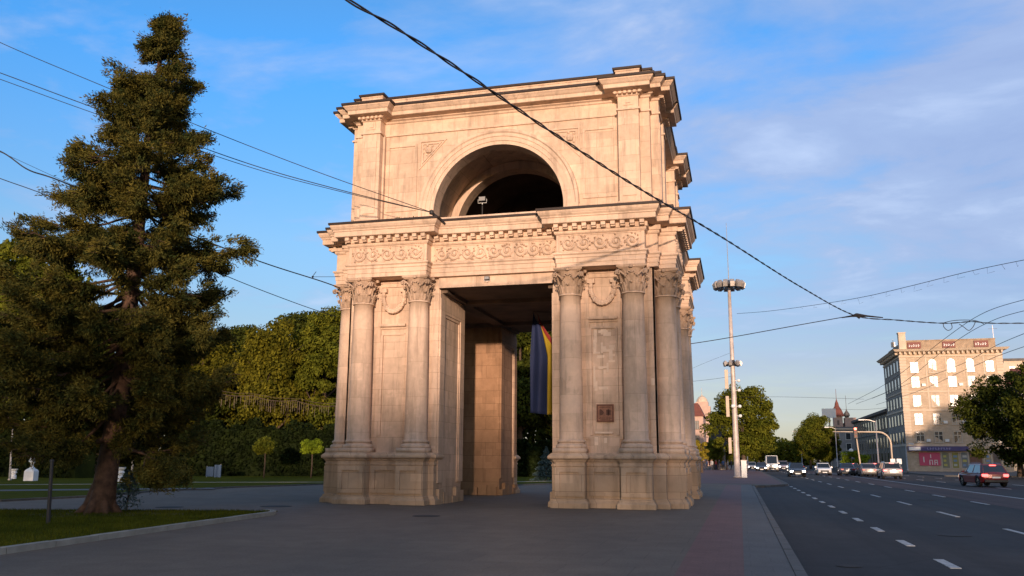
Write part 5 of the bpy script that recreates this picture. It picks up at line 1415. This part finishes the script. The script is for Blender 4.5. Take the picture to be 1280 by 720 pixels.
# ------------------------------------------------------------------ overhead wires
def wire(name,label,pts,r,group='overhead wires',n=10,cat='wire',twist=0,sub=1):
    """pts: (u, v, Y)"""
    P=[at(*p) for p in pts]; out=[]
    for i in range(len(P)-1):
        p0=P[max(i-1,0)];p1=P[i];p2=P[i+1];p3=P[min(i+2,len(P)-1)]
        for k in range(n):
            t=k/n; out.append(.5*((2*p1)+(p2-p0)*t+(2*p0-5*p1+4*p2-p3)*t*t+(3*p1-p0-3*p2+p3)*t**3))
    out.append(P[-1]); b=MB(); c=sum(out,Vector())/len(out)
    out=[p-c for p in out]
    if twist:
        for s in (0,1):
            q=[]; d=0
            for i,p in enumerate(out):
                if i: d+=(p-out[i-1]).length
                a=d*twist+s*PI; q.append(p+Vector((math.cos(a)*r*.9,0,math.sin(a)*r*.9)))
            b.tube(q,r*.72,6)
    else: b.tube(out,r,6)
    o=b.build(name,M['wire'],None,True); o.location=c; tag(o,label,cat,group); return o
# heavy twisted cable: from above the viewer to the avenue's right side
wire('power_cable','thick black twisted cable sweeping down across the arch to the right edge',
     [(380,-42,-22),(435,0,-21.5),(500,38,-20.5),(600,104,-18.5),(700,172,-15.5),(800,236,-11),(900,295,-4),(1000,358,6),(1068,394,14),(1120,400,16),(1180,404,18),(1215,402,19),(1240,404,19.5),(1285,404,20),(1400,404,21)],.024,n=24,twist=4)
wire('cable','thin cable joining the thick cable from the left behind the arch',[(840,433,14.2),(900,424,14.1),(1000,406,14),(1068,394,14)],.022)
b=MB(); c=at(1071,395,14); b.tube([(-.75,0,-.06),(-.3,0,0),(0,0,.05),(.5,0,-.02),(1.3,.2,-.10)],[.03,.05,.11,.05,.03],6); b.tube([(-.1,0,.1),(.15,0,-.12)],.07,6); o=b.build('cable_clamp',M['wire']); o.location=c; tag(o,'black clamp where two overhead cables meet right of the mast','clamp')
wire('cable_loop','left of two slack cable loops hanging from the thick cable over the cream building',[(1179,404,18),(1180,409,18),(1185,413,18),(1190,410,18),(1189,404,18)],.02,n=6,group='cable loops')
wire('cable_loop','right of two slack cable loops hanging from the thick cable over the cream building',[(1199,405,18.5),(1205,409,18.5),(1211,413,18.5),(1216,409,18.5),(1219,403,18.5)],.02,n=6,group='cable loops')
wire('cable','upper slack strand arching beside the two cable loops',[(1178,404,18),(1190,401,18.2),(1205,400,18.5),(1220,401,18.8),(1230,405,19)],.02,n=5)
# decorative light wire
wire('light_wire','thin sagging decoration wire from the mast up to the right edge',[(921,392,50),(960,389,44),(1020,381,36),(1080,371,30),(1140,357,25),(1200,342,22),(1240,333,20.5),(1290,323,19)],.018)
dw=[]
for i in range(16):
    t=i/15; u=1000+t*270; v=np.interp(u,[921,960,1020,1080,1140,1200,1240,1290],[392,389,381,371,357,342,333,323]); Y=np.interp(u,[921,960,1020,1080,1140,1200,1240,1290],[50,44,36,30,25,22,20.5,19]); dw.append((u,v,Y))
b=MB(); c0=at(1150,355,25)
for (u,v,Y) in dw:
    p=at(u,v,Y)-c0; l=random.uniform(.15,.5); b.tube([p,p+Vector((random.uniform(-.2,.2),0,-l)),p+Vector((random.uniform(.1,.4),0,-l*.7))],.008,3)
o=b.build('light_drops',M['wire']); o.location=c0; tag(o,'wisps of small lights hanging from the thin decoration wire','string lights')
th=.013
wire('trolley_wire','upper trolley wire rising steeply to the right edge over the cream building',[(1060,505,110),(1110,478,75),(1180,424,50),(1230,391,40),(1290,372,33)],.022)
wire('trolley_wire','second trolley wire just under the upper one over the cream building',[(1070,505,110),(1120,484,75),(1190,430,50),(1240,401,40),(1290,386,33)],.022)
wire('trolley_wire','third trolley wire crossing the roof of the cream building to the right edge',[(1090,498,110),(1140,478,80),(1200,456,60),(1245,432,45),(1290,413,36)],.022)
wire('trolley_wire','lowest trolley wire crossing the upper windows of the cream building',[(1095,506,110),(1150,488,80),(1205,463,60),(1250,444,45),(1290,430,36)],.022)
wire('span_wire','thin level wire over the avenue right of the big round tree',[(900,497,70),(960,496,72),(1020,497,74),(1080,499,76)],.016)
wire('span_wire','faint level wire over the traffic gantry',[(1040,511,95),(1080,512,93),(1120,508,90)],.018)
wire('span_wire','faint wire behind the mast, the lower of two on its left',[(862,477,80),(890,474,80),(918,470,80)],.02)
wire('span_wire','faint wire behind the mast rising to the left, above the lower one',[(862,462,80),(885,452,80),(916,440,80)],.014)
# wires on the left, tied to the bracket on the arch
br=at(541,268,-5.75*S)
e=(541,266,-5.75*S)
wire('cable','upper thin wire from the left edge to the bracket on the arch cornice',[(-60,20,-12),(0,53,-11.5),(130,108,-10.5),(270,166,-9.5),(400,216,-8),e],.013)
wire('cable','middle wire of the three running from the left edge to the arch bracket',[(-60,70,-12),(0,91,-11.5),(105,130,-10.7),(300,201,-9.3),(420,236,-8),e],.015)
wire('cable','lowest wire of the three running from the left edge to the arch bracket',[(-60,78,-12.2),(0,99,-11.7),(105,137,-10.8),(300,205,-9.4),(420,238,-8),e],.012)
o=empty('wire_bracket',br,'small iron bracket on the cornice of the arch holding three wires','bracket')
b=MB(); b.tube([(-.12,0,.12),(.12,.1,-.05),(.35,.3,-.28)],.04,6); b.tube([(0,.02,0),(-.05,.5,-.22)],.03,6); b.build('arm',M['wire'],o); b=MB(); b.lathe([(0,-.1),(.08,-.06),(.08,.06),(0,.1)],-.05,0,8,False,.08); b.build('insulator',M['wire'],o)
wire('cable','thick wire from the left edge through the spruce ending at the arch capital',[(-60,168,-16),(0,189,-15.5),(35,212,-15.2),(75,226,-15),(180,270,-12.5),(285,312,-10),(340,332,-8),(400,351,-6.2),(425,360,-5.4)],.02)
wire('cable','wire below it from the left edge passing behind the spruce',[(-60,200,-9),(0,223,-8.5),(70,249,-8),(180,300,-6),(290,348,-3),(370,379,0),(420,396,3)],.017)
wire('cable','thin faint wire over the thick one at the left edge beside the spruce',[(-40,176,-9),(0,190,-9),(75,224,-8.5),(160,262,-8)],.009)
b=MB(); c=at(391,346,-7.2); b.tube([(-.02,0,0),(.12,0,.18)],.012,4); b.tube([(0,0,0),(.9,.3,.02)],.008,4); b.lathe([(0,-.05),(.05,0),(0,.05)],0,0,6,False,0); o=b.build('wire_clip',M['wire']); o.location=c; tag(o,'small clip with a spur on the wire left of the arch capital','clamp')

# ------------------------------------------------------------------ neighbours behind the viewer that shade the square
SUN_AZ=R(12.5); SUN_EL=R(6.2)
sdir=Vector((math.sin(SUN_AZ)*math.cos(SUN_EL),-math.cos(SUN_AZ)*math.cos(SUN_EL),math.sin(SUN_EL)))
perp=Vector((math.cos(SUN_AZ),math.sin(SUN_AZ),0))
DB=135.0   # metres from the arch towards the sun
base=Vector((sdir.x,sdir.y,0)).normalized()*DB
tE=math.tan(SUN_EL)
def back_house(s0,s1,h,d,label,depth=16):
    c=Vector((sdir.x,sdir.y,0)).normalized()*d+perp*((s0+s1)/2); w=s1-s0
    o=empty('street_house',(c.x,c.y,0),label,'building','houses across the square behind the viewer',SUN_AZ)
    b=MB(); b.box(-w/2,w/2,-8,8,0,h-1.2); wl=b.build('wall',M['fac'],o)
    b=MB(); b.box(-w/2-.3,w/2+.3,-8.4,8.4,h-1.2,h-.9); b.build('roof',M['roof_grey'],o)
    for i in range(int(w/4)):
        for k in range(int(h/3.6)):
            b=MB(); x=-w/2+2+i*4; b.box(x-.7,x+.7,8.0,8.03,1+k*3.6,2.9+k*3.6); b.build('window',M['glass2'],wl)
for i,(s0,s1,h0) in enumerate([(-72,-30,-1.5),(-29,-1,-5),(0,14,-5),(15,48,-5)]):
    back_house(s0,s1,h0+DB*tE,DB,['wide','plain','narrow','long'][i]+' stone house across the square behind the viewer')
def shade_tree(s,top,w,seed,d,label,dens=1.0,deep=12.5):
    h=top+d*tE; c=Vector((sdir.x,sdir.y,0)).normalized()*d+perp*s
    r=empty('street_tree',(c.x,c.y,0),label,'tree','trees behind the viewer')
    trunk_mesh(h*.75,.32,6,w*.4,M['bark'],r,seed=seed)
    crown_mesh('crown',[(0,0,h-deep/2,w*.5,w*.45,deep/2),(w*.22,0,h-deep*.3,w*.25,w*.25,deep*.3),(-w*.25,0,h-deep*.42,w*.25,w*.25,deep*.3)],120,1.5,int(w*deep*50*dens),.22,M['leaf'],r)
k=0
for s_,top,w_ in [(-60,6.5,12),(-50,6.0,12),(-39,6.2,12),(-29,5.8,11),(-20,5.4,10),(-12,3.9,9),(-4.5,4.4,9),(4.5,7.8,9),(12,7.8,10),(20,6.5,10),(30,5.4,11)]:
    shade_tree(s_,top,w_,60+k,DB-22-(k%3)*5,'street tree number-less behind the viewer'.replace(' number-less','')+', across the square'); k+=1
# houses and trees off to the right of the picture that shade the corner block
def side_tree(x,y,h,w,seed):
    r=empty('street_tree',(x,y,0),'tall roadside tree outside the picture on the right','tree','trees beside the road outside the picture')
    trunk_mesh(h*.75,.35,6,w*.4,M['bark'],r,seed=seed)
    crown_mesh('crown',[(0,0,h-4.6,w*.5,w*.5,4.6),(w*.3,0,h-6,w*.3,w*.3,3)],110,1.3,int(w*9*130),.26,M['leaf'],r)
for x,y,h,w in ((62.8,34,21.0,7),(69.5,28,24.5,9),(78,30,26.0,11),(57.5,30,14.0,7),(66,24,19,8)): side_tree(x,y,h,w,int(x))
hb_=empty('street_house',(70,8,0),'stone house outside the picture on the right','building')
b=MB(); b.box(-12,14,-7,7,0,15.6); b.build('wall',M['fac'],hb_); b=MB(); b.box(-12.4,14.4,-7.4,7.4,15.6,16.2); b.build('roof',M['roof_grey'],hb_)

# ------------------------------------------------------------------ light, sky, output
sl=bpy.data.lights.new('sun','SUN'); so=bpy.data.objects.new('sun',sl); col.objects.link(so)
sl.energy=2.5; sl.angle=R(1.0); sl.color=(1.0,.73,.55)
so.rotation_euler=sdir.to_track_quat('Z','Y').to_euler()
w=bpy.data.worlds.new('World'); sc.world=w; w.use_nodes=True; nt=w.node_tree
bg=nt.nodes['Background']
sky=N(nt,'ShaderNodeTexSky'); sky.sky_type='NISHITA'; sky.sun_disc=False; sky.sun_elevation=SUN_EL
sky.sun_rotation=math.atan2(sdir.x,sdir.y); sky.air_density=1.0; sky.dust_density=.6; sky.ozone_density=1.6; sky.altitude=100
hs=N(nt,'ShaderNodeHueSaturation'); hs.inputs['Saturation'].default_value=1.0; hs.inputs['Value'].default_value=1.0
L(nt,sky.outputs[0],hs.inputs['Color'])
tc=N(nt,'ShaderNodeTexCoord'); sx=N(nt,'ShaderNodeSeparateXYZ'); L(nt,tc.outputs['Generated'],sx.inputs[0])
# project the view direction on a cloud deck
mz=N(nt,'ShaderNodeMath',operation='MAXIMUM'); L(nt,sx.outputs[2],mz.inputs[0]); mz.inputs[1].default_value=.03
md=N(nt,'ShaderNodeMath',operation='ADD'); L(nt,mz.outputs[0],md.inputs[0]); md.inputs[1].default_value=.12
dx=N(nt,'ShaderNodeMath',operation='DIVIDE'); L(nt,sx.outputs[0],dx.inputs[0]); L(nt,md.outputs[0],dx.inputs[1])
dy=N(nt,'ShaderNodeMath',operation='DIVIDE'); L(nt,sx.outputs[1],dy.inputs[0]); L(nt,md.outputs[0],dy.inputs[1])
cb_=N(nt,'ShaderNodeCombineXYZ'); L(nt,dx.outputs[0],cb_.inputs[0]); L(nt,dy.outputs[0],cb_.inputs[1])
mp=N(nt,'ShaderNodeMapping'); L(nt,cb_.outputs[0],mp.inputs[0]); mp.inputs['Scale'].default_value=(1.15,1.5,1); mp.inputs['Location'].default_value=(3.1,1.7,0); mp.inputs['Rotation'].default_value=(0,0,R(25))
c1=noise(nt,mp.outputs[0],1.35,9,.58,.3); c2=noise(nt,mp.outputs[0],.5,3,.5,.2)
# more cloud towards the right of the arch than to its left
az=N(nt,'ShaderNodeMapRange'); L(nt,dx.outputs[0],az.inputs[0]); az.inputs[1].default_value=-1.1; az.inputs[2].default_value=.6; az.inputs[3].default_value=-.08; az.inputs[4].default_value=.18
a1=N(nt,'ShaderNodeMath',operation='ADD'); L(nt,c1.outputs[0],a1.inputs[0]); L(nt,az.outputs[0],a1.inputs[1])
c2s=N(nt,'ShaderNodeMath',operation='MULTIPLY_ADD'); L(nt,c2.outputs[0],c2s.inputs[0]); c2s.inputs[1].default_value=.6; c2s.inputs[2].default_value=-.3
a2=N(nt,'ShaderNodeMath',operation='ADD'); L(nt,a1.outputs[0],a2.inputs[0]); L(nt,c2s.outputs[0],a2.inputs[1])
cr=ramp(nt,a2.outputs[0],[(.41,(0,0,0)),(.66,(1,1,1))])
fz=N(nt,'ShaderNodeMapRange'); L(nt,sx.outputs[2],fz.inputs[0]); fz.inputs[1].default_value=.02; fz.inputs[2].default_value=.22; fz.inputs[3].default_value=.0; fz.inputs[4].default_value=.85
cf=N(nt,'ShaderNodeMath',operation='MULTIPLY'); L(nt,cr.outputs[0],cf.inputs[0]); L(nt,fz.outputs[0],cf.inputs[1])
CLOUD=(4.2,3.9,5.6)
rz=ramp(nt,sx.outputs[2],[(0,(.275,.31,.60)),(.032,(.27,.29,.50)),(.066,(.28,.27,.38)),(.109,(.30,.28,.37)),(.153,(.29,.315,.41)),(.24,(.30,.39,.515)),(.43,(.18,.465,.77)),(.72,(.36,.44,.52))])
sc2=N(nt,'ShaderNodeVectorMath',operation='SCALE'); L(nt,rz.outputs[0],sc2.inputs[0]); sc2.inputs['Scale'].default_value=2.0
bk=N(nt,'ShaderNodeMapRange'); L(nt,sx.outputs[1],bk.inputs[0]); bk.inputs[1].default_value=.1; bk.inputs[2].default_value=-.4
tint=mixc(nt,bk.outputs[0],sc2.outputs[0],(1.0,.92,.86))
sk2=mixc(nt,1,hs.outputs[0],tint,'MULTIPLY')
cc=ramp(nt,c1.outputs[0],[(.38,(.37,.47,.76)),(.55,(.44,.55,.83)),(.68,(.60,.71,.97))])
cs3=N(nt,'ShaderNodeVectorMath',operation='SCALE'); L(nt,cc.outputs[0],cs3.inputs[0]); cs3.inputs['Scale'].default_value=3.75
skyc=mixc(nt,cf.outputs[0],sk2,cs3.outputs[0])
L(nt,skyc,bg.inputs['Color']); bg.inputs['Strength'].default_value=.13
sc.render.engine='CYCLES'
vs_=sc.view_settings; vs_.view_transform='Standard'; vs_.look='None'; vs_.gamma=1; vs_.exposure=1.0; vs_.use_curve_mapping=False
